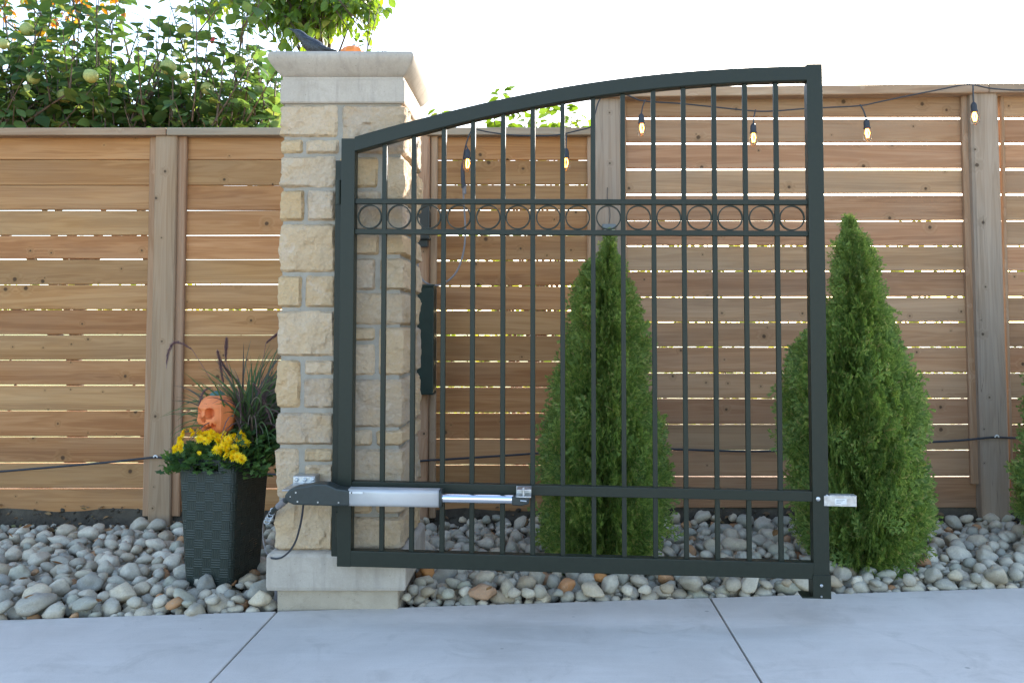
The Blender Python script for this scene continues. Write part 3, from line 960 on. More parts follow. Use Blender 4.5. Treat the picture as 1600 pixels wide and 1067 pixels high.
for k in range(3):
    a = k * 2 * math.pi / 3
    fl.tube([(.004 * math.cos(a), .004 * math.sin(a), -.004), (.009 * math.cos(a), .009 * math.sin(a), -.026), (.004 * math.cos(a), .004 * math.sin(a), -.048)], .0022, 6)
fil_me = fl.mesh('filament', M['filament'], True)
for (px, py, topx, topy) in ((730.5, 233, 728, 228), (884.5, 232, 884.5, 213), (1002, 178, 1008, 158.5), (1177, 193, 1180, 174), (1353.5, 186, 1346, 165.5), (1521, 160, 1522, 136)):
    Yb = SY - .01 if px < 1500 else SY - .04
    s0 = link('socket', sock_me, sl, at_l(sl, px, py, Yb), (0, R(random.uniform(-4, 4)), 0), 1.12)
    m = MB(); m.tube(smooth_path([at_l(sl, topx, topy, Yb + .008) - s0.location, at_l(sl, (topx * .35 + px * .65), (topy + py) / 2, Yb) - s0.location, Vector((0, 0, -.004))]), .0038, 6); m.build('pigtail', M['cable'], s0, True)
    bb = link('bulb', bulb_me, s0, (0, 0, -.050))
    link('filament', fil_me, s0, (0, 0, -.050))
# plug at the left end
m = MB(); m.tube([at_l(sl, 722.5, 255, SY - .01), at_l(sl, 723, 266, SY - .01), at_l(sl, 723.5, 283, SY - .012), at_l(sl, 725, 294, SY - .012)], [.006, .012, .013, .015], 10); m.build('plug', M['cable'], sl, True)
cordt = empty('extension_cord', at(690, 440, 4.92), 'thin grey cord looping from the light string plug to the outlet box', 'cord')
cp = [(723.5, 292, 4.915), (725, 320, 4.93), (727, 360, 4.94), (724, 395, 4.94), (713, 425, 4.93), (695, 442, 4.92), (677, 446, 4.9), (661, 438, 4.89), (653, 420, 4.9), (655, 390, 4.92)]
m = MB(); m.tube(smooth_path([at(a, b_, y) - cordt.location for a, b_, y in cp]), .0055, 7); m.build('cord', M['cord'], cordt, True)
m = MB(); p = at(726, 300, 4.915) - cordt.location; m.tube([p + Vector((0, 0, .03)), p + Vector((0, 0, -.012))], [.011, .009], 10); m.build('connector', M['cord'], cordt, True)
ob = empty('outlet_box', at(661, 385, 4.93), 'black weatherproof outlet box on the fence post beside the pillar', 'outlet box')
def wbox(parent, name, pa, pb, Y0, Y1, mat, bv=.004):
    a, b_ = at(*pa, Y0) - parent.location, at(*pb, Y0) - parent.location
    m = MB(); m.box(a.x, b_.x, 0, Y1 - Y0, b_.z, a.z)
    q = m.build(name, M[mat], parent, bevel=bv, segs=2); q.location.y = Y0 - parent.location.y
    for v in q.data.vertices: pass
    return q
def wbox(parent, name, pa, pb, Y0, Y1, mat, bv=.004):
    a, b_ = at(*pa, Y0) - parent.location, at(*pb, Y0) - parent.location
    m = MB(); m.box(a.x, b_.x, a.y, a.y + (Y1 - Y0), b_.z, a.z)
    return m.build(name, M[mat], parent, bevel=bv, segs=2)
wbox(ob, 'cover', (645, 316), (671, 374), 4.89, 4.975, 'black', .008)
wbox(ob, 'hood', (643, 313.5), (672.5, 318), 4.885, 4.975, 'black', .003)
wbox(ob, 'cable_entry', (652, 374), (668, 386), 4.91, 4.97, 'black', .006)
cb = empty('control_box', at(662, 620, 4.9), 'tall dark green metal box mounted on the fence behind the pillar', 'control box')
wbox(cb, 'case', (634, 447), (677, 617), 4.86, 4.985, 'box_green', .006)
wbox(cb, 'lid_lip', (633, 444.5), (678.5, 448), 4.853, 4.985, 'box_green', .002)
# lamp box on the middle post
lb = empty('post_lamp', at(951, 385, 4.94), 'small grey lamp box fixed to the post above the cedar', 'lamp')
wbox(lb, 'lid', (941.5, 350), (962.5, 357), 4.90, 4.995, 'greybox', .003)
wbox(lb, 'housing', (944, 357), (960.5, 366), 4.92, 4.995, 'lens', .003)
wbox(lb, 'back_plate', (945, 366), (959.5, 392), 4.955, 4.995, 'zinc', .002)
m = MB(); m.tube(smooth_path([at_l(lb, *p, 4.985) for p in ((949, 293), (949, 312), (952, 326), (953, 338), (951, 352))]), .0022, 6); m.build('lead', M['cable'], lb, True)
# wire stapled along the bottom of both fences
fw = empty('fence_wire', at(250, 714, 4.98), 'black low voltage wire stapled to the posts along the lower fence', 'wire')
wp = [(-330, 722, 4.98), (-120, 745, 4.98), (0, 736.5, 4.98), (90, 729, 4.985), (170, 722, 4.985), (225, 716, 4.985), (243, 714.5, 4.985), (262, 716.5, 4.985), (285, 722, 5.0), (400, 740, 5.0), (540, 738, 5.0), (650, 721, 4.985), (690, 718, 4.985), (760, 713.5, 5.0), (840, 708, 5.0), (950, 699, 4.985), (1060, 702, 5.0), (1180, 705, 5.0), (1300, 701, 5.01), (1440, 691.5, 5.0), (1500, 688, 4.99), (1535, 684.5, 4.965), (1556, 683, 4.965), (1580, 684, 4.968), (1640, 686, 5.0), (1900, 700, 5.0), (2160, 690, 4.965)]
m = MB(); m.tube(smooth_path([at_l(fw, *p) for p in wp], 4), .0062, 7); m.build('wire', M['cable'], fw, True)
for px, py, y in ((243, 713.5, 4.977), (1557.5, 682, 4.957)):
    p = at_l(fw, px, py, y)
    m = MB(); m.tube([p + Vector((.01 * math.cos(a), -.004 * math.sin(a), .012 * math.sin(a) - .004)) for a in [k * math.pi / 6 for k in range(7)]], .0042, 6); m.build('staple', M['sticker'], fw, True)

# ------------------------------------------------------------------ river stones
rg_ = random.Random(21)
stone_meshes, stone_lo = [], []
for k in range(14):
    for lst, sub in ((stone_meshes, 3), (stone_lo, 2)):
        bm = bmesh.new()
        bmesh.ops.create_icosphere(bm, subdivisions=sub, radius=1)
        for v in bm.verts:
            c = v.co.copy()
            nz = noise.noise(c * 1.0 + Vector((k * 5.3, 0, 0))) * .36 + noise.noise(c * 2.1 + Vector((k * 2.1, 7, 0))) * .16
            v.co = c * (1 + nz)
            # flattened sides on some stones
            d = Vector((math.cos(k * 1.7), math.sin(k * 2.3), .4)).normalized()
            h = v.co.dot(d)
            lim = .62 + .2 * ((k * 37 % 10) / 10)
            if h > lim: v.co -= d * (h - lim) * .8
            d2 = Vector((math.sin(k * 3.1), math.cos(k * 1.1), -.3 + .07 * k)).normalized(); h = v.co.dot(d2)
            if h > lim + .05: v.co -= d2 * (h - lim - .05) * .8
        for f in bm.faces: f.smooth = True
        me = bpy.data.meshes.new('stone'); bm.to_mesh(me); bm.free()
        me.materials.append(M['stone_part'])
        lst.append(me)
blocked = [(PX0 - .005, PX1 + .005, PY - .2, PY + PDEP + .01)]
def free(x, y, r_):
    for a, b_, c, d in blocked:
        if a - r_ < x < b_ + r_ and c - r_ < y < d + r_: return False
    return True
cells = {}
placed = []
def try_place(x, y, r_, k=.80):
    ci, cj = int(math.floor(x / .15)), int(math.floor(y / .15))
    for i in range(ci - 1, ci + 2):
        for j in range(cj - 1, cj + 2):
            for (u, v, s) in cells.get((i, j), ()):
                if (u - x) ** 2 + (v - y) ** 2 < (k * (s + r_)) ** 2: return False
    cells.setdefault((ci, cj), []).append((x, y, r_))
    return True
def stone_back(x):
    # the bed starts a little in front of the fence on the left
    return FY - .05 - .13 * sstep(-1.7, -2.2, x) - .05 * noise.noise((x * 2, 3, 0))
specs = []
for layer in range(2):
    cells.clear()
    for r_, n in ((.052, 130), (.043, 650), (.035, 2000), (.028, 4600), (.021, 7000), (.0155, 7000)):
        if layer == 1 and r_ < .028: n = 1500
        if layer == 1: n = int(n * .5)
        for _ in range(n):
            x = rg_.uniform(-3.9, 4.2)
            ye = edgeY(x) + r_ * .75
            y = rg_.uniform(ye, stone_back(x))
            if r_ > .055 and y > edgeY(x) + .75 and rg_.random() < .6: continue
            rr_ = r_ * rg_.uniform(.88, 1.12)
            if not free(x, y, rr_ * .75): continue
            if not try_place(x, y, rr_, .84 if layer == 0 else .95): continue
            z = .006 * layer + (.002 if layer == 0 else .040) - .02 + .035 * sstep(4.3, 5.0, y)
            z += .03 * sstep(4.85, 5.0, y) - .035 * sstep(4.3, 5.0, y)
            specs.append((x, y, z, rr_, layer))
def stone_tf(sp):
    x, y, z, r_, layer = sp
    el = rg_.uniform(.95, 1.38); fl_ = rg_.uniform(.58, .9)
    s = Vector((r_ * el, r_ * rg_.uniform(.85, 1.05), r_ * fl_))
    rot = (rg_.gauss(0, .28), rg_.gauss(0, .28), rg_.uniform(0, 6.28))
    return Vector((x, y, z + s.z * .45)), rot, s
def in_view(p, m_=20):
    d = p - Vector((0, 0, CAM_H))
    c, s = math.cos(PITCH), math.sin(PITCH)
    f = d.y * c + d.z * s
    u = CX + F_PX * d.x / f; v = CY - F_PX * (d.z * c - d.y * s) / f
    return -m_ < u < 1600 + m_ and v < 1067, u, v
tfs = [(stone_tf(sp), sp) for sp in specs]
vis = sorted([t for t in tfs if in_view(t[0][0])[0]], key=lambda t: -(t[1][3] / t[0][0].y) * (1.12 if t[1][4] else 1))
single = vis[:296]
sid = set(id(t) for t in single)
for (loc, rot, s), sp in single:
    link('stone', rg_.choice(stone_meshes), bed_o, loc, rot, s)
for px, py, r_ in ((686, 940, .045), (641, 925, .035)):
    pass
for px, py, r_ in ((668, 906, .04), (938, 915, .03)):
    Yd = CAM_H * F_PX / (py - 512)
    p = at(px, py, Yd); o = link('stone', rg_.choice(stone_meshes), bed_o, (p.x, Yd, .055), (.2, .1, rg_.uniform(0, 6)), (r_, r_ * .9, r_ * .7))
    o.data = o.data.copy(); o.data.materials[0] = M['rust_stone']; o['label'] = 'rust orange river stone near the pavement edge'
# nearest row pressed against the pavement, then the rest as one mass
lo = [(np.array([v.co for v in me.vertices]), np.array([p.vertices[:] for p in me.polygons])) for me in stone_lo]
def joined(name, items, mat, parent=None, smooth=True):
    """items: (verts array, faces array, 4x4) joined into one mesh, fast"""
    V, Fc, o = [], [], 0
    for v, f, mtx in items:
        mm = np.array(mtx)
        V.append(v @ mm[:3, :3].T + mm[:3, 3]); Fc.append(f + o); o += len(v)
    V = np.concatenate(V); Fc = np.concatenate(Fc)
    me = bpy.data.meshes.new(name)
    me.vertices.add(len(V)); me.vertices.foreach_set('co', V.ravel())
    k = Fc.shape[1]
    me.loops.add(Fc.size); me.loops.foreach_set('vertex_index', Fc.ravel().astype(np.int32))
    me.polygons.add(len(Fc))
    me.polygons.foreach_set('loop_start', np.arange(0, Fc.size, k, dtype=np.int32))
    me.polygons.foreach_set('loop_total', np.full(len(Fc), k, dtype=np.int32))
    me.polygons.foreach_set('use_smooth', np.full(len(Fc), smooth))
    me.update(calc_edges=True)
    me.materials.append(mat)
    return link(name, me, parent)
from mathutils import Euler
def trs(loc, rot, s):
    return Matrix.Translation(loc) @ Euler(rot).to_matrix().to_4x4() @ Matrix.Diagonal((*((s,) * 3 if not hasattr(s, '__len__') else s), 1))
rest = [(*rg_.choice(lo), trs(*t[0])) for t in tfs if id(t) not in sid]
so = joined('stones', rest, M['stone_mass'], bed_o)
so['kind'] = 'stuff'
# grit and small chips between the stones
chips = []
for _ in range(5200):
    x = rg_.uniform(-3.6, 3.9); y = rg_.uniform(edgeY(x) + .01, FY - .05)
    if not free(x, y, 0): continue
    s = rg_.uniform(.006, .017)
    chips.append((*rg_.choice(lo), trs((x, y, -.032 + .05 * sstep(4.75, 4.98, y)), (rg_.uniform(0, 3), rg_.uniform(0, 3), 0), (s, s, s * .6))))
gr = joined('grit', chips, M['stone_mass'], bed_o); gr['kind'] = 'stuff'


def leaf_arrays(w=.62, fold=.16, curl=.22, tip=.0):
    rows = [(0, .05), (.16, .62), (.38, 1.0), (.62, .9), (.84, .48), (1.0, .03)]
    V = []
    for t, ww in rows:
        z = -curl * t * t
        V += [(-w / 2 * ww, t, z + fold * ww * .5), (0, t, z), (w / 2 * ww, t, z + fold * ww * .5)]
    Fq = []
    for r_ in range(len(rows) - 1):
        a = r_ * 3
        Fq += [(a, a + 1, a + 4, a + 3), (a + 1, a + 2, a + 5, a + 4)]
    return np.array(V), np.array(Fq)
LEAF_Q = leaf_arrays(.68, .14, .15)
LEAF_P = leaf_arrays(.58, .18, .35)
LEAF_S = leaf_arrays(.45, .2, .2)
def leaf_matrix(p, d, nrm, s):
    d = d.normalized()
    x = d.cross(nrm)
    if x.length < 1e-4: x = d.orthogonal()
    x.normalize()
    z = x.cross(d).normalized()
    mm = Matrix((x, d, z)).transposed().to_4x4()
    return Matrix.Translation(p) @ mm @ Matrix.Diagonal((s, s, s, 1))
def rv(r_, a=1): return Vector((r_.uniform(-a, a), r_.uniform(-a, a), r_.uniform(-a, a)))
def shoot(r_, base, tip, nl, ls, droop=.35, bend=.06, bare=.15):
    """polyline of a shoot and the matrices of the leaves along it"""
    L = (tip - base).length
    mid = (base + tip) / 2 + rv(r_, bend * L)
    pts = [base.lerp(mid, t / 4) * (1 - t / 8) + mid.lerp(tip, t / 4) * (t / 8) if False else (base * (1 - t / 8) ** 2 + mid * 2 * (t / 8) * (1 - t / 8) + tip * (t / 8) ** 2) for t in range(9)]
    lv = []
    for k in range(nl):
        t = bare + (1 - bare) * (k + r_.uniform(.1, .9)) / nl
        i = min(7, int(t * 8)); p = pts[i].lerp(pts[i + 1], t * 8 - i)
        ax = (pts[i + 1] - pts[i]).normalized()
        out = rv(r_); out -= ax * out.dot(ax); out.normalize()
        d = out * r_.uniform(.7, 1.1) + ax * r_.uniform(.0, .7) + Vector((0, 0, -droop * r_.uniform(.2, 1.6)))
        n = Vector((0, 0, 1)) + rv(r_, .7)
        pet = out * .02
        lv.append(leaf_matrix(p + pet, d, n, ls * r_.uniform(.6, 1.15)))
    return pts, lv
def plant(o, twigs, leaves, arr, mass_mat, leaf_mat, n_single, mass_name='foliage', twig_name='branches'):
    """twigs as one part; the largest visible leaves as single parts, the rest as one mass"""
    m = MB()
    for pts, r0, r1 in twigs:
        n = len(pts)
        m.tube([p - o.location for p in pts], [r0 + (r1 - r0) * i / (n - 1) for i in range(n)], 5)
    if twigs: m.build(twig_name, M['twig'], o, True)
    T = Matrix.Translation(-o.location)
    sc_ = []
    for mm in leaves:
        iv, u, v = in_view(mm.translation, 5)
        ok = iv and v > 0 and v < 215
        sc_.append((-(mm.to_scale().x / mm.translation.y) if ok else 0, mm))
    sc_.sort(key=lambda q: q[0])
    V, Fq = arr
    me = bpy.data.meshes.new('leaf'); me.from_pydata([tuple(v) for v in V], [], [tuple(f) for f in Fq.tolist()]); me.materials.append(leaf_mat)
    for p in me.polygons: p.use_smooth = True
    k = 0
    for q, mm in sc_[:n_single]:
        if q == 0: break
        lo_ = link('leaf', me, o); lo_.matrix_local = T @ mm; k += 1
    rest_ = [(V, Fq, T @ mm) for q, mm in sc_[k:]]
    if rest_:
        f = joined(mass_name, rest_, mass_mat, o); f['kind'] = 'stuff'

# dry leaf litter and clods on the strip of bare soil under the fence
lit = []
for _ in range(1700):
    x = rg_.uniform(-3.4, 3.6); y = rg_.uniform(4.80, 5.06)
    z = -.045 + .05 * sstep(4.75, 4.98, y) + .15 * sstep(5.0, 5.085, y) + .012
    if not free(x, y, 0): continue
    lit.append((*LEAF_S, leaf_matrix(Vector((x, y, z)), rv(rg_) * Vector((1, 1, .3)), Vector((0, -.5, 1)) + rv(rg_, .6), rg_.uniform(.018, .05))))
lo_ = joined('leaf_litter', lit, M['litter'], bed_o); lo_['kind'] = 'stuff'
clods = []
for _ in range(1500):
    x = rg_.uniform(-3.4, 3.6); y = rg_.uniform(4.82, 5.05); s_ = rg_.uniform(.005, .016)
    clods.append((*rg_.choice(lo), trs((x, y, -.045 + .05 * sstep(4.75, 4.98, y) + .15 * sstep(5.0, 5.085, y)), (rg_.uniform(0, 3), rg_.uniform(0, 3), 0), (s_, s_, s_ * .7))))
cl_ = joined('soil_clods', clods, M['soil'], bed_o); cl_['kind'] = 'stuff'

# quince tree behind the left fence
r_ = random.Random(5)
qb = at(120, 500, 6.9)
qt = empty('quince_tree', (qb.x, 6.9, -.1), 'quince tree with pale green fruit rising behind the low fence', 'tree')
m = MB(); m.tube(smooth_path([(0, 0, 0), (.04, -.02, .5), (-.03, .03, 1.0), (.03, 0, 1.5), (.0, .05, 2.0)]), [.085 - .0022 * k for k in range(25)], 10)
m.build('trunk', M['bark'], qt, True)
twigs, lv = [], []
hubs = []
for k in range(9):
    a = k * .7 + .2
    tip = qt.location + Vector((math.cos(a) * r_.uniform(.5, 1.7), math.sin(a) * .55 - .1, r_.uniform(1.9, 2.7)))
    b0 = qt.location + Vector((0, 0, r_.uniform(1.1, 1.9)))
    pts, _ = shoot(r_, b0, tip, 0, .1, bend=.2)
    twigs.append((pts, .04, .014)); hubs += pts[3:]
def nearest_hub(p):
    return min(hubs, key=lambda h: (h - p).length)
def add_px_shoot(px0, py0, px1, py1, Y, nl, ls, droop=.3, bare=.0, hub=False):
    b0 = at(px0, py0, Y); t0 = at(px1, py1, Y + r_.uniform(-.25, .25))
    if hub:
        h = nearest_hub(b0); pts, _ = shoot(r_, h, b0, 0, .1); twigs.append((pts, .012, .007))
    pts, l2 = shoot(r_, b0, t0, nl, ls, droop, bare=bare)
    twigs.append((pts, .007, .0025)); lv.extend(l2)
# dense lower crown
for k in range(520):
    px = r_.uniform(-420, 430)
    top = 55 if px < 190 else 95 + max(0, px - 330) * .25
    py1 = r_.uniform(top, 200) if k < 230 else r_.uniform(115, 210)
    if px > 330: py1 = r_.uniform(110, 205)
    L = r_.uniform(50, 120)
    add_px_shoot(px, py1 + L, px + r_.uniform(-45, 60), py1, r_.uniform(6.1, 7.3), 13, .125, .5, .0, k % 5 == 0)
for k in range(110):
    px = r_.uniform(-200, 430); py1 = r_.uniform(-30, 110)
    if px > 190 and py1 < 70 and k % 2: continue
    add_px_shoot(px, py1 + r_.uniform(40, 90), px + r_.uniform(-30, 40), py1, r_.uniform(6.1, 7.3), 9, .115, .4, .0, k % 4 == 0)
# upright whips against the sky
for px0, px1, py1, n in ((205, 235, 15, 14), (250, 248, 30, 16), (268, 265, 45, 14), (300, 303, -30, 20), (310, 338, 10, 18), (338, 352, 40, 14), (350, 392, 5, 15), (380, 385, 20, 13), (395, 412, 62, 11), (385, 432, 110, 12), (415, 425, 120, 10), (160, 180, 20, 14), (225, 215, 40, 14), (285, 290, 55, 14), (360, 365, 60, 14), (335, 405, 70, 12)):
    add_px_shoot(px0, 190, px1, py1, r_.uniform(6.0, 6.7), n, .112, .25, .1)
for px, top in ((-60, -40), (-20, -60), (20, -50), (60, -30), (90, 0), (120, -10), (150, -20), (40, 10), (0, -10), (75, 30), (135, 20), (-100, -50), (-160, -40), (-220, -10), (110, 40), (170, 30)):
    add_px_shoot(px, 150, px + r_.uniform(-25, 25), top, r_.uniform(6.1, 7.0), 18, .112, .35, .05)
plant(qt, twigs, lv, LEAF_Q, M['quince'], M['quince_leaf'], 298)
fr = MB()
prof = [(.002, -.5), (.16, -.485), (.34, -.4), (.46, -.2), (.5, .02), (.46, .24), (.33, .40), (.18, .47), (.07, .44), (.002, .42)]
fr.lathe(prof, 14)
for i, v in enumerate(fr.v):
    fr.v[i] = tuple(Vector(v) * (1 + .06 * noise.noise(Vector(v) * 3)))
fm = fr.mesh('fruit', M['quince_fruit'], True)
for px, py, d in ((263, 105, 24), (142, 119, 22), (324, 139, 20), (333, 190, 14), (157, 171, 17), (52, 122, 19), (42, 46, 20), (101, 150, 22), (5, 69, 17), (288, 119, 15), (188, 131, 14)):
    Y = r_.uniform(6.0, 6.35)
    link('fruit', fm, qt, at(px, py, Y) - qt.location, (r_.uniform(-2.6, -1.2), r_.uniform(-.5, .5), r_.uniform(0, 6)), d / F_PX * Y)
fo = link('fruit', fm.copy(), qt, at(332, 64, 6.2) - qt.location, (3, .2, 0), (.03, .03, .05)); fo.data.materials[0] = M['red_fruit']; fo['label'] = 'small red fruit on an upright shoot'

# orange-tinged vine at the top left
vb = at(60, 500, 6.0)
vine = empty('autumn_vine', (vb.x, 7.6, -.1), 'orange and yellow leaved tall shrub at the top left above the quince', 'shrub')
twigs, lv = [], []
m = MB(); m.tube(smooth_path([(0, 0, 0), (.05, 0, 1.2), (0, -.1, 2.4), (.1, -.2, 3.3)]), [.04 - .0012 * k for k in range(19)], 8); m.build('trunk', M['bark'], vine, True)
for k in range(46):
    px = r_.uniform(-260, 185); py = r_.uniform(-60, 30 if px < 110 else 10)
    b0 = at(px, py - 5, 7.4); t0 = at(px + r_.uniform(-50, 50), py + r_.uniform(15, 60), 7.2 + r_.uniform(-.3, .3))
    pts, l2 = shoot(r_, b0, t0, 11, .085, .6, bare=0); twigs.append((pts, .005, .002)); lv += l2
for k in range(6):
    t0 = at(-200 + k * 75, -20, 7.4); pts, _ = shoot(r_, vine.location + Vector((0, -.1, 2.6 + .1 * k)), t0, 0, .1); twigs.append((pts, .014, .006))
plant(vine, twigs, lv, LEAF_P, M['autumn'], M['autumn'], 0)

# pear tree with bright back-lit leaves behind the pillar
bb_ = at(500, 500, 7.6)
bt = empty('pear_tree', (bb_.x, 7.6, -.1), 'tree with bright yellow-green back-lit leaves rising behind the pillar', 'tree')
m = MB(); m.tube(smooth_path([(0, 0, 0), (-.04, 0, 1.0), (.03, .02, 2.0), (.0, 0, 3.0), (.05, 0, 3.9)]), [.075 - .002 * k for k in range(25)], 10); m.build('trunk', M['bark'], bt, True)
twigs, lv = [], []
hubs = [bt.location + Vector((0, 0, z)) for z in (2.2, 2.6, 3.0, 3.4, 3.8)]
for k in range(200):
    px = r_.gauss(478, 62); px = min(580, max(345, px))
    lim = 88 - abs(px - 490) * .42 + r_.uniform(-38, 8)
    py = r_.uniform(-90, lim - 25)
    b0 = at(px, py, r_.uniform(7.2, 8.0)); t0 = at(px + r_.uniform(-30, 30), min(lim, py + r_.uniform(20, 55)), b0.y - r_.uniform(0, .3))
    pts, l2 = shoot(r_, b0, t0, 10, .105, .7, bare=0); twigs.append((pts, .005, .002)); lv += l2
    if k % 4 == 0:
        pts, _ = shoot(r_, nearest_hub(b0 + Vector((0, 0, -.5))), b0, 0, .1); twigs.append((pts, .014, .005))
for px0, py0, px1, py1, n in ((560, 120, 592, 6, 9), (575, 110, 583, -20, 6), (430, 60, 395, 20, 8), (440, 90, 402, 120, 8), (545, 20, 580, 45, 6), (540, -20, 588, 20, 10), (530, 0, 572, 58, 10), (520, 10, 560, 72, 10), (548, -30, 598, -5, 9), (590, 100, 600, 75, 3), (425, 190, 405, 110, 12), (430, 200, 440, 130, 10), (395, 210, 380, 140, 12), (440, 215, 415, 160, 12), (360, 215, 372, 165, 10)):
    b0, t0 = at(px0, py0, 7.0), at(px1, py1, 7.0); pts, l2 = shoot(r_, b0, t0, n, .085, .3, bare=.2); twigs.append((pts, .007, .003)); lv += l2
plant(bt, twigs, lv, LEAF_P, M['bright'], M['bright_leaf'], 200)

# shrub above the middle of the low fence
sb = at(832, 500, 6.6)
sh = empty('back_shrub', (sb.x, 6.6, -.1), 'leafy shrub whose top shows above the fence beneath the gate arch', 'shrub')
twigs, lv = [], []
for px1, py1, n in ((782, 132, 13), (770, 165, 10), (800, 150, 10), (815, 165, 12), (838, 168, 9), (858, 158, 10), (905, 158, 11), (895, 172, 9), (760, 190, 8), (745, 196, 7), (872, 185, 9), (820, 185, 9), (790, 180, 10), (915, 185, 7), (684, 168, 6)):
    px0 = 832 + (px1 - 832) * .6
    b0 = at(px0, 320, 6.6); t0 = at(px1, py1, 6.6 + r_.uniform(-.3, .3))
    pts, l2 = shoot(r_, b0, t0, n + 20, .10, .3, bare=.25); twigs.append((pts, .009, .003)); lv += l2
    pts, _ = shoot(r_, sh.location + Vector((r_.uniform(-.1, .1), 0, .0)), b0, 0, .1); twigs.append((pts, .018, .009))
for k in range(60):
    b0 = at(r_.uniform(690, 960), r_.uniform(260, 640), r_.uniform(6.3, 7.2)); t0 = b0 + rv(r_, .25)
    pts, l2 = shoot(r_, b0, t0, 12, .08, .2, bare=0); twigs.append((pts, .006, .003)); lv += l2
plant(sh, twigs, lv, LEAF_Q, M['bright'], M['bright_leaf'], 150)

# hedge on the far side, seen only through the gaps between the boards
hb = at(900, 500, 11.0)
hd = empty('far_hedge', (hb.x, 11, -.13), 'yellow-green hedge seen in slivers through the gaps of the fence', 'hedge')
items = []
for k in range(15000):
    x = r_.uniform(-9, 9); z = r_.uniform(.0, 2.55 + .35 * noise.noise((x * .8, 0, 0)) - (.7 if x < -2.2 else 0)); y = r_.uniform(-.45, .45)
    if noise.noise((x * 1.1, z * 2, 4)) < -.28: continue
    if x < -2.4 and z < 1.35: continue
    items.append((*LEAF_S, leaf_matrix(Vector((x, y, z)), rv(r_), rv(r_), r_.uniform(.08, .15))))
hf = joined('foliage', items, M['hedge'], hd); hf['kind'] = 'stuff'
m = MB()
for k in range(24):
    x = -8.8 + k * .76; m.tube([(x, 0, 0), (x + .1, .05, .6), (x - .05, 0, 1.2)], [.025, .018, .008], 6)
m.build('stems', M['bark'], hd, True)

# ------------------------------------------------------------------ cedars
def frond_arrays(seed):
    q = random.Random(seed)
    V, Fq = [], []
    def strip(a, b_, w0, w1):
        d = (b_ - a).normalized(); s = Vector((d.y, -d.x, 0))
        o = len(V)
        V.extend([a - s * w0, a + s * w0, b_ + s * w1, b_ - s * w1]); Fq.append((o, o + 1, o + 2, o + 3))
    strip(Vector((0, 0, 0)), Vector((q.uniform(-.05, .05), 1, 0)), .03, .014)
    for k in range(7):
        t = .1 + .78 * k / 6
        sd = 1 if k % 2 else -1
        a = Vector((0, t, 0)); L = .52 * (1 - t * .62) * q.uniform(.8, 1.15)
        an = R(q.uniform(32, 52)) * sd
        e = a + Vector((math.sin(an), math.cos(an), 0)) * L
        strip(a, e, .026, .016)
        for t2 in (.35, .66):
            m_ = a.lerp(e, t2)
            for s2 in (-1, 1):
                an2 = an + s2 * R(38); strip(m_, m_ + Vector((math.sin(an2), math.cos(an2), 0)) * L * .42, .024, .014)
    V = [(v.x, v.y, -.12 * v.y * v.y + .22 * abs(v.x) * .4) for v in V]
    return np.array(V), np.array(Fq)
FRONDS = [frond_arrays(k) for k in range(5)]
def cedar(px_axis, base_py, Y, prof, label, n, seed, spikes=()):
    """prof: (py, px_left, px_right) of the outline"""
    q = random.Random(seed)
    base = at(px_axis, base_py, Y)
    o = empty('cedar_tree', (base.x, Y, 0), label, 'cedar', 'young cedars planted in front of the tall fence')
    pts = []
    for py, l, r__ in prof:
        A_, B_ = at(l, py, Y), at(r__, py, Y); pts.append((A_.z, (A_.x + B_.x) / 2 - base.x, (B_.x - A_.x) / 2 * .86))
    pts.sort()
    zs = [p[0] for p in pts]; cs = [p[1] for p in pts]; rsz = [p[2] for p in pts]
    top = zs[-1]
    m = MB(); m.tube([(0, 0, -.06), (.01, 0, .4), (cs[len(cs) // 2], .01, .9), (cs[-1], 0, top - .05)], [.03, .024, .014, .003], 8); m.build('trunk', M['bark'], o, True)
    items = []
    tot = 0
    w = np.array([max(.03, a) + .02 for a in rsz]); zz = np.linspace(zs[0], top, 400); ww = np.interp(zz, zs, w); cdf = np.cumsum(ww); cdf /= cdf[-1]
    for k in range(n):
        z = float(np.interp(q.random(), cdf, zz))
        a = q.uniform(0, 2 * math.pi)
        rad = float(np.interp(z, zs, rsz)); cx_ = float(np.interp(z, zs, cs))
        lump = 1 + .30 * noise.noise((math.cos(a) * 2.2 + seed, math.sin(a) * 2.2, z * 4)) + .18 * noise.noise((math.cos(a) * 5, math.sin(a) * 5 + seed, z * 12))
        depth = 1 - abs(q.gauss(0, .17))
        if k % 7 == 0: depth = q.uniform(.3, .8)
        rr2 = rad * lump * depth
        out = Vector((math.cos(a), math.sin(a), 0))
        s = q.uniform(.07, .15) * (1 if rad > .13 else .62 if rad > .06 else .42)
        p = Vector((cx_, 0, z)) + out * max(0, rr2 - s * .42)
        p.z -= s * .45
        d = out * q.uniform(.15, .85) + Vector((0, 0, q.uniform(.2, 1.3))) + rv(q, .4)
        tang = Vector((-out.y, out.x, 0))
        nr = tang * q.choice((-1, 1)) + out * q.uniform(-.2, .9) + rv(q, .4)
        items.append((*q.choice(FRONDS), leaf_matrix(p, d, nr, s)))
    for px, py, h, k2 in spikes:
        b0 = at(px, py, Y) - o.location
        for k in range(k2):
            t = k / k2; s = .06 * (1.15 - t * .6)
            p = b0 + Vector((q.gauss(0, .008), q.gauss(0, .008), h * t))
            d = Vector((q.gauss(0, .5), q.gauss(0, .5), 1.1)); items.append((*q.choice(FRONDS), leaf_matrix(p, d, rv(q), s)))
    f = joined('foliage', items, M['cedar'], o, False); f['kind'] = 'stuff'
    return o
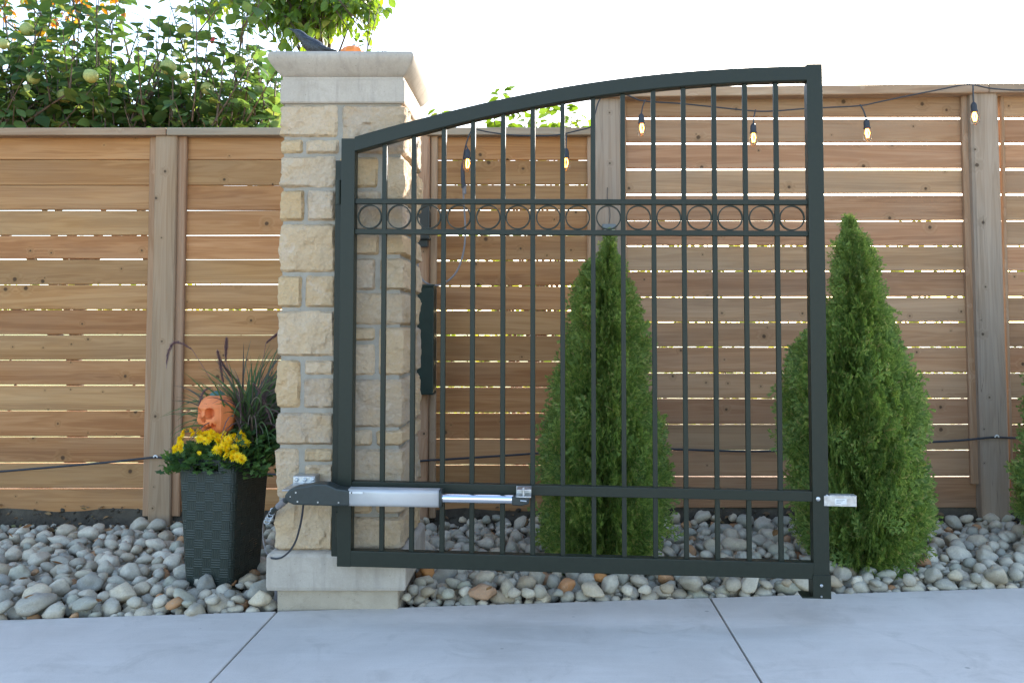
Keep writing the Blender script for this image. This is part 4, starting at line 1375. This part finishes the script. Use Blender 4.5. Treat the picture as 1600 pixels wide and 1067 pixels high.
cedar(945, 880, 4.25, [(367, 948, 956), (395, 936, 968), (425, 905, 980), (460, 897, 990), (497, 888, 1006), (550, 875, 1012), (602, 862, 1020), (670, 848, 1034), (734, 839, 1048), (790, 837, 1047), (835, 848, 1040), (866, 862, 1028), (884, 885, 1005)],
      'narrow cedar seen through the bars of the gate', 6800, 1, ((952, 400, .12, 30), (915, 450, .10, 30), (980, 470, .09, 24)))
cedar(1340, 890, 4.2, [(341, 1323, 1331), (362, 1312, 1345), (384, 1305, 1363), (403, 1303, 1370), (440, 1296, 1376), (476, 1293, 1385), (510, 1277, 1397), (533, 1245, 1406), (570, 1228, 1418), (611, 1216, 1433), (660, 1222, 1441), (724, 1230, 1448), (808, 1240, 1457), (850, 1252, 1440), (880, 1275, 1412), (900, 1310, 1372)],
      'fuller cedar beside the free end of the gate', 7800, 2, ((1327, 372, .10, 30), (1262, 560, .10, 34), (1392, 535, .08, 24), (1350, 395, .06, 20)))
cedar(1699, 870, 4.45, [(360, 1695, 1703), (400, 1677, 1721), (470, 1657, 1739), (540, 1637, 1757), (640, 1607, 1785), (740, 1597, 1795), (800, 1601, 1793), (850, 1624, 1764), (870, 1659, 1729)],
      'cedar only partly in view at the right edge beyond the grey post', 4200, 3)

# ------------------------------------------------------------------ planter and its plants
PLY = 3.80
pb0 = at(325, 918, PLY)
PXc = (at(277, 722, PLY).x + at(375, 722, PLY).x) / 2
planter = empty('planter', (PXc, PLY + .15, .02), 'tall tapered dark woven resin planter standing between post and pillar', 'planter')
HW = (at(375, 722, PLY).x - at(277, 722, PLY).x) / 2
HB = (at(371, 915, PLY).x - at(291, 915, PLY).x) / 2
PH = at(325, 720, PLY).z - .02
planter.rotation_euler.z = -R(9)
planter.location = (PXc + .012, PLY + .17, .02)
sx0, sx1 = (at(304, 730, PLY).x - PXc), (at(347, 730, PLY).x - PXc)
sz0, sz1 = at(325, 737.5, PLY).z - .02, at(325, 727, PLY).z - .02
def pring(z, off=0):
    t = z / PH; t_ = t ** .9
    h = HB + (HW - HB) * t_ + off
    hy = (.14 + (.17 - .14) * t_) + off
    r0 = .03
    P = []
    xsl = [-h + r0, sx0, (sx0 + sx1) / 2, sx1, h - r0]
    for x in xsl: P.append(Vector((x, -hy, z)))
    for cxx, cyy, a0 in ((h - r0, -hy + r0, -90), (h - r0, hy - r0, 0), (-h + r0, hy - r0, 90), (-h + r0, -hy + r0, 180)):
        for k in range(1, 5):
            an = R(a0 + 90 * k / 4)
            P.append(Vector((cxx + r0 * math.cos(an), cyy + r0 * math.sin(an), z)))
        if a0 == -90: P.append(Vector((h, 0, z)))
        if a0 == 0: P.append(Vector((0, hy, z)))
        if a0 == 90: P.append(Vector((-h, 0, z)))
    return P
m = MB()
zr = [0, .02, PH * .33, PH * .66, sz0, sz1, PH]
R_out = [pring(z) for z in zr]; R_in = [pring(z, -.008) for z in zr]
n = len(R_out[0])
for Rg in (R_out, R_in):
    o_ = len(m.v); m.v += [tuple(p) for r2 in Rg for p in r2]
    for i in range(len(zr) - 1):
        for k in range(n):
            if i == 4 and k in (1, 2): continue
            k2 = (k + 1) % n
            m.f.append((o_ + i * n + k, o_ + i * n + k2, o_ + (i + 1) * n + k2, o_ + (i + 1) * n + k)); m.m.append(0)
o2 = len(R_out) * n
for i, k in ((4, 1), (4, 2)):
    for ii in (4, 5): m.f.append((ii * n + k, ii * n + k + 1, o2 + ii * n + k + 1, o2 + ii * n + k)); m.m.append(0)
m.f.append(tuple(range(n))); m.m.append(0)
bo = m.build('body', M['planter'], planter, False)
bpy_edges = None
m = MB(); m.loft([pring(PH - .006, .004), pring(PH + .006, .005), pring(PH + .006, -.010), pring(PH - .006, -.010), pring(PH - .006, .004)], False); m.build('rim', M['black'], planter)
m = MB(); m.loft([pring(sz0 - .004, .004)[1:4] + [p + Vector((0, -.0, .008)) for p in reversed(pring(sz0 - .004, .004)[1:4])], [p + Vector((0, .01, 0)) for p in pring(sz0 - .004, .004)[1:4]] + [p + Vector((0, .01, .008)) for p in reversed(pring(sz0 - .004, .004)[1:4])]]); m.build('handle', M['black'], planter)
m = MB(); m.add([p for p in pring(PH - .05, -.012)], [tuple(range(n))]); m.build('potting_soil', M['soil'], planter)

zt_ = .02 + PH
rm = random.Random(9)
mum = empty('chrysanthemum', (PXc - .01, PLY + .11, zt_ - .05), 'yellow chrysanthemum in bloom at the front of the planter', 'flower')
def mum_leaf():
    V = [(0, 0, 0), (.10, .22, .02), (.30, .34, .05), (.16, .45, .03), (.32, .66, .06), (.13, .72, .03), (0, 1, -.05), (-.13, .72, .03), (-.32, .66, .06), (-.16, .45, .03), (-.30, .34, .05), (-.10, .22, .02)]
    Fq = [(0, 1, 3, 11), (1, 2, 3, 3), (11, 3, 9, 9), (11, 9, 10, 10), (3, 4, 5, 5), (3, 5, 7, 9), (9, 7, 8, 8), (5, 6, 7, 7)]
    return np.array(V), np.array([[a, b, c, d] for a, b, c, d in Fq])
ML = mum_leaf()
def mum_leaf_tri():
    V, Fq = ML
    T = []
    for a, b_, c, d in Fq.tolist():
        T.append((a, b_, c))
        if d != c: T.append((a, c, d))
    return V, np.array(T)
ML = mum_leaf_tri()
items = []
def dome(px0, px1, top):
    pass
for k in range(1500):
    x = rm.uniform(-.17, .26); y = rm.uniform(-.13, .17)
    hgt = .085 - 1.1 * (x * x) * (1 if x < .1 else .6) - .9 * max(0, -y) ** 1.6
    if x > .12: hgt += .02
    if x > .12: hgt += .05
    z = .03 + rm.uniform(-.03, max(.0, hgt))
    if abs(x + .01) > .15 and z < .05 and rm.random() < .4: z -= .03
    items.append((*ML, leaf_matrix(Vector((x, y, z)), Vector((x * 3 + rm.uniform(-.6, .6), -.5 + rm.uniform(-.7, .7), rm.uniform(-.2, .9))), Vector((0, -.4, 1)) + rv(rm, .7), rm.uniform(.03, .055))))
f = joined('foliage', items, M['mum_leaf'], mum); f['kind'] = 'stuff'
def flower_mesh(seed):
    q = random.Random(seed)
    m = MB()
    for ring, (np_, L, tilt) in enumerate(((17, .024, .12), (15, .020, .45), (11, .015, .85), (7, .009, 1.15))):
        for k in range(np_):
            a = 2 * math.pi * (k + .5 * ring + q.uniform(-.2, .2)) / np_
            tl = tilt + q.uniform(-.15, .15)
            d = Vector((math.cos(a) * math.cos(tl), math.sin(a) * math.cos(tl), math.sin(tl))); s = Vector((-math.sin(a), math.cos(a), 0))
            l = L * q.uniform(.85, 1.1); w = .0028
            b0 = Vector((0, 0, .002 + .001 * ring))
            m.add([b0 + d * .002 - s * .001, b0 + d * .002 + s * .001, b0 + d * l * .7 + s * w, b0 + d * l - Vector((0, 0, .002)), b0 + d * l * .7 - s * w], [(0, 1, 2, 3, 4)])
    m.lathe([(.001, -.004), (.004, -.001), (.004, .004), (.001, .006)], 8, mi=1)
    return m.mesh('flower', [M['petal'], M['disc']], False)
fms = [flower_mesh(k) for k in range(3)]
fl_px = [(288, 676), (297, 674), (303, 680), (284, 684), (310, 676), (316, 681), (312, 686), (323, 679), (330, 677), (319, 689), (328, 686), (337, 683), (345, 684), (339, 690), (331, 680), (350, 680), (357, 686), (366, 684), (374, 676), (379, 681), (371, 690), (380, 690), (361, 693), (352, 695), (345, 692), (281, 692), (276, 701), (284, 699), (279, 688), (350, 702), (358, 701), (366, 699), (372, 703), (363, 708), (355, 712), (342, 706), (339, 703), (366, 714), (372, 714), (379, 717), (376, 719), (311, 708), (384, 694), (360, 716), (347, 698)]
for i, (px, py) in enumerate(fl_px):
    dy = sstep(665, 722, py)
    Y = PLY + .045 - .10 * dy + rm.uniform(-.012, .012)
    p = at(px, py, Y) - mum.location
    link('flower', fms[i % 3], mum, p, (R(62) - dy * R(-8) + rm.uniform(-.4, .4), rm.uniform(-.5, .5), rm.uniform(0, 6)), rm.uniform(.8, 1.12) if i != 41 else .55)

fg = empty('fountain_grass', (at(392, 690, PLY + .24).x, PLY + .24, zt_ - .05), 'purple fountain grass arching out of the planter with drooping plumes', 'grass plant')
def blade_strip(m, pts, w):
    prev = None
    n_ = len(pts); o_ = len(m.v)
    for i, p in enumerate(pts):
        d = (pts[min(i + 1, n_ - 1)] - pts[max(0, i - 1)]).normalized()
        s = d.cross(Vector((0, -1, .15))).normalized()
        if prev is not None and s.dot(prev) < 0: s = -s
        prev = s
        ww = w * (.6 + .4 * min(1, i / 2)) * (1 - (i / (n_ - 1)) ** 2.5) + .0004
        m.v += [tuple(p - s * ww), tuple(p + Vector((0, .25 * ww, 0))), tuple(p + s * ww)]
    for i in range(n_ - 1):
        a = o_ + i * 3; m.f += [(a, a + 1, a + 4, a + 3), (a + 1, a + 2, a + 5, a + 4)]; m.m += [0, 0]
def arch(b0, az, L, lean, droop, n_=11):
    p = b0.copy(); an = lean; pts = [p.copy()]
    for i in range(n_):
        an += droop / n_ * (.4 + 1.2 * i / n_)
        st_ = L / n_
        p = p + Vector((math.cos(az) * math.sin(an), math.sin(az) * math.sin(an), math.cos(an))) * st_
        pts.append(p.copy())
    return pts
m = MB()
for k in range(600):
    az = rm.uniform(0, 2 * math.pi)
    if rm.random() < .6: az = rm.choice((rm.gauss(.1, .6), rm.gauss(.1, .6), rm.gauss(2.4, .5), rm.gauss(1.6, .7)))
    b0 = Vector((rm.gauss(0, .035), rm.gauss(0, .03), -.0))
    L = rm.uniform(.34, .68)
    if math.cos(az) < -.2: L *= .82
    pts = arch(b0, az, L, rm.uniform(.02, .30), rm.uniform(.6, 2.5))
    if any((p + fg.location).x > PX0 - .02 and (p + fg.location).y > PY - .05 for p in pts):
        pts = [Vector((min(p.x, PX0 - .025 - fg.location.x - .02 * rm.random()), p.y, p.z)) for p in pts]
    blade_strip(m, pts, rm.uniform(.003, .0065))
bl_ = m.build('blades', M['blade'], fg, False); bl_['kind'] = 'stuff'
def plume(path_px, Y0, Y1, wid=.011):
    P = smooth_path([at(px, py, Y0 + (Y1 - Y0) * i / (len(path_px) - 1)) - fg.location for i, (px, py) in enumerate(path_px)], 6)
    m = MB(); m.tube([Vector((0, 0, 0)), P[0].lerp(Vector((0, 0, 0)), .5) + Vector((0, 0, .05)), P[0]], .0013, 5)
    m.tube(P, .0016, 5)
    L = len(P)
    for k in range(900):
        t = rm.random(); i = min(L - 2, int(t * (L - 1))); p = P[i].lerp(P[i + 1], t * (L - 1) - i)
        ax = (P[i + 1] - P[i]).normalized(); o_ = rv(rm); o_ -= ax * o_.dot(ax); o_.normalize()
        e = wid * (math.sin(math.pi * min(1, t * 1.05 + .06)) ** .5) * rm.uniform(.7, 1.3)
        q2 = p + o_ * e + ax * e * 1.1; s = ax.cross(o_) * .0010
        m.add([p - s, p + s, q2], [(0, 1, 2)])
    m.build('plume', M['plume'], fg)
plume([(300, 546), (285, 537), (272, 536), (264, 548), (261, 562), (260, 576)], 3.95, 3.9, .013)
plume([(349, 600), (345, 575), (342, 556), (339, 546)], 4.0, 3.98, .014)
plume([(353, 565), (353, 548), (354, 535), (354, 526)], 4.0, 4.0, .013)
plume([(362, 590), (352, 575), (344, 560)], 3.95, 3.9, .010)
plume([(415, 537), (424, 529), (432, 523), (438, 517)], 3.95, 3.95, .010)
plume([(395, 598), (408, 615), (418, 640), (424, 662)], 3.9, 3.78, .012)
plume([(372, 590), (374, 615), (376, 645), (376, 662)], 3.9, 3.82, .009)
plume([(330, 605), (318, 612), (312, 630), (309, 648)], 3.92, 3.9, .009)

# carved pumpkin head among the flowers
PHY = PLY + .12
ph = empty('carved_pumpkin', at(339, 678, PHY), 'orange carved skull-like pumpkin head sitting among the yellow flowers', 'pumpkin')
s_px = PHY / F_PX
W2, H2 = 28.5 * s_px, 33 * s_px
m = MB()
nu, nv = 168, 112
cen = Vector((0, 0, 28 * s_px))
turn = R(-28)          # the face looks left of the camera
def carve(u, v):
    """u: angle from the face direction, v: height -1..1 -> radius factor"""
    d = 0
    def hole(u0, v0, a, b_, dep, p=2.0, rot=0):
        x = u - u0; y = v - v0
        x, y = x * math.cos(rot) - y * math.sin(rot), x * math.sin(rot) + y * math.cos(rot)
        r2 = (abs(x / a) ** p + abs(y / b_) ** p)
        return dep * (1 - sstep(.75, 1.25, r2))
    d += hole(.40, .20, .26, .23, .50, 2.2, -.3)
    d += hole(-.40, .20, .26, .23, .50, 2.2, .3)
    d += hole(.09, -.10, .075, .14, .30, 2.0, .25) + hole(-.09, -.10, .075, .14, .30, 2.0, -.25)
    teeth = .10 * abs(((u * 4.4) % 1) - .5) * 2
    my = -.58 + .14 * abs(u) / .8
    top = my + .22 - teeth * 1.9
    bot = my - .24 + teeth * 1.2
    if abs(u) < .78:
        e = sstep(.78, .66, abs(u)) * sstep(bot - .03, bot + .03, v) * (1 - sstep(top - .03, top + .03, v))
        d += .42 * e
    brow = .09 * math.exp(-((v - .44) / .09) ** 2) * math.exp(-(u / .75) ** 4)
    cheek = .08 * math.exp(-((abs(u) - .62) / .22) ** 2 - ((v + .18) / .15) ** 2)
    nose = .05 * math.exp(-(u / .13) ** 2 - ((v - .02) / .22) ** 2)
    jaw = .05 * math.exp(-(u / .5) ** 2 - ((v + .9) / .2) ** 2)
    return brow + cheek + nose + jaw - d
for j in range(nv + 1):
    ph_ = -math.pi / 2 + math.pi * j / nv
    for i in range(nu):
        th = 2 * math.pi * i / nu
        u = (th + math.pi) % (2 * math.pi) - math.pi
        # squarish skull
        sx_, sz_ = math.cos(ph_), math.sin(ph_)
        rr_ = abs(sx_) ** .62
        zz_ = math.copysign(abs(sz_) ** .72, sz_)
        k = 1 + carve(u, zz_) * rr_
        jawn = 1 - .10 * max(0, -zz_)
        rib = 1 + .03 * math.cos(u * 7) * (1 if abs(u) > 1 else 0)
        x, y = math.sin(th), -math.cos(th)
        p = Vector((x * rr_ * k * jawn * rib * W2, y * rr_ * k * jawn * rib * W2 * .95, zz_ * H2 * (1 - .03 * rr_)))
        p = Matrix.Rotation(turn, 3, 'Z') @ p
        m.v.append(tuple(p + cen))
for j in range(nv):
    for i in range(nu):
        i2 = (i + 1) % nu
        m.f.append((j * nu + i, j * nu + i2, (j + 1) * nu + i2, (j + 1) * nu + i)); m.m.append(0)
m.build('shell', M['pumpkin'], ph, True)
m = MB(); c0 = cen + Vector((0, 0, H2 * .94)); m.loft([[c0 + Vector((r2 * math.cos(a) * (1 + .12 * math.cos(a * 5)), r2 * math.sin(a), z)) for a in [k * math.pi / 10 for k in range(20)]] for r2, z in ((.034, -.006), (.030, .010), (.022, .018), (.010, .022))]); m.build('stem', M['stem'], ph, True)

# ------------------------------------------------------------------ figures on the pillar cap
CZ = cap_profile()[-1][1]
CYc = PY + .13
crow = empty('crow_figure', (at(492, 84, CYc).x, CYc, CZ), 'black crow figurine perched on the pillar cap, beak to the left', 'bird figure')
sc1 = CYc / F_PX
def cl(px, py): 
    p = at(px, py, CYc); return Vector((p.x - crow.location.x, p.z - CZ))
spine = [((450, 44.5), .3), ((455, 46.5), 1.3), ((459, 48.5), 2.4), ((463, 50), 4.2), ((466, 52), 6.0), ((470, 55.5), 7.0), ((475, 61), 8.0), ((481, 67), 10.5), ((488, 72.5), 12.5), ((496, 77), 12.5), ((505, 80.5), 10), ((514, 82), 6.5), ((523, 83), 4.6), ((533, 84), 4.2), ((541, 85), 3.5)]
rgs = []
cs_ = [cl(*p) for p, r2 in spine]
for i, ((p, r2), c) in enumerate(zip(spine, cs_)):
    a, b_ = cs_[max(0, i - 1)], cs_[min(len(cs_) - 1, i + 1)]
    t = (b_ - a).normalized(); nn = Vector((-t.y, t.x))
    ry = r2 * sc1 * (.85 if i < 11 else 1.2); rz = r2 * sc1 * (1 if i < 11 else .55)
    rgs.append([Vector((c.x + nn.x * rz * math.sin(q), ry * math.cos(q), c.y + nn.y * rz * math.sin(q))) for q in [k * math.pi / 8 for k in range(16)]])
m = MB(); m.loft(rgs); 
def crow_mat():
    t = NT('glittered_black_plumage')
    v = t.coord(obj_random=False)
    vo = t.node('ShaderNodeTexVoronoi'); t.l.new(v, vo.inputs['Vector']); vo.inputs['Scale'].default_value = 240
    c = t.mix(t.rng(vo.outputs['Distance'], .1, .5), (.06, .07, .085), (.012, .014, .017))
    return t.out(c, .38, t.bump(vo.outputs['Distance'], .6, .002), spec=.5)
M['crow'] = crow_mat()
m.build('body', M['crow'], crow, True)
for s in (-1, 1):     # folded wings and legs
    rw = []
    for (px, py, h) in ((474, 61, 2), (482, 65.5, 6.5), (492, 71, 8), (503, 76.5, 6.5), (515, 80, 4), (529, 82.5, 1.5)):
        c = cl(px, py); w_ = h * sc1
        rw.append([Vector((c.x, s * (.6 * 12 * sc1 + (.006 * math.cos(q)) - .004), c.y + w_ * math.sin(q) * .8)) + Vector((0, s * .006 * math.cos(q), 0)) for q in [k * math.pi / 5 for k in range(10)]])
    m = MB(); m.loft(rw); m.build('wing', M['crow'], crow, True)
    c = cl(492, 80); m = MB(); m.tube([(c.x, s * .015, c.y), (c.x - .004, s * .017, .004)], .004, 6)
    for an in (-.5, 0, .5): m.tube([(c.x - .004, s * .017, .004), (c.x - .03, s * .017 + .02 * an, .003)], .0028, 5)
    m.build('leg', M['black'], crow, True)
PKY = PY + .30
pk = empty('small_pumpkin', (at(551, 80, PKY).x, PKY, CZ), 'small orange ribbed pumpkin behind the crow on the pillar cap', 'pumpkin')
m = MB(); rgs = []
rad = 22 * PKY / F_PX; hh = at(551, 71.5, PKY).z - CZ
for j in range(13):
    a = -math.pi / 2 + math.pi * j / 12
    rgs.append([Vector((rad * math.cos(a) * (1 - .10 * abs(math.sin(q * 5))) * math.cos(q), rad * math.cos(a) * (1 - .10 * abs(math.sin(q * 5))) * math.sin(q), hh / 2 + hh / 2 * math.sin(a) * (1 - .12 * max(0, math.sin(a)) * (1 - math.cos(a)) ** 2))) for q in [k * 2 * math.pi / 60 for k in range(60)]])
m.loft(rgs); m.build('shell', M['pumpkin_rib'], pk, True)
m = MB(); m.tube([(0, 0, hh * .88), (.002, 0, hh * .97), (.008, .004, hh + .003)], [.008, .006, .007], 8); m.build('stem', M['stem'], pk, True)

# ------------------------------------------------------------------ fallen leaves
rl = random.Random(31)
me = bpy.data.meshes.new('fallen_leaf')
V, Fq = leaf_arrays(.6, .3, -.4)
me.from_pydata([tuple(v) for v in V], [], [tuple(f) for f in Fq.tolist()]); me.materials.append(M['dead'])
for px, py in ((50, 830), (175, 838), (195, 822), (98, 893), (28, 918), (60, 945), (155, 950), (20, 850), (880, 842), (740, 900), (760, 936), (1195, 797), (1208, 848), (905, 905), (1440, 870), (420, 905), (665, 885)):
    Y = min(5.0, CAM_H * F_PX / (py - 505))
    p = at(px, py, Y)
    o = link('fallen_leaf', me, None, (p.x, Y, .075 if Y < 4.9 else .03), (rl.uniform(-.6, .6), rl.uniform(-.6, .6), rl.uniform(0, 6)), rl.uniform(.03, .05))
    tag(o, 'small dry brown leaf fallen among the river stones', 'leaf', 'fallen leaves on the stone bed')
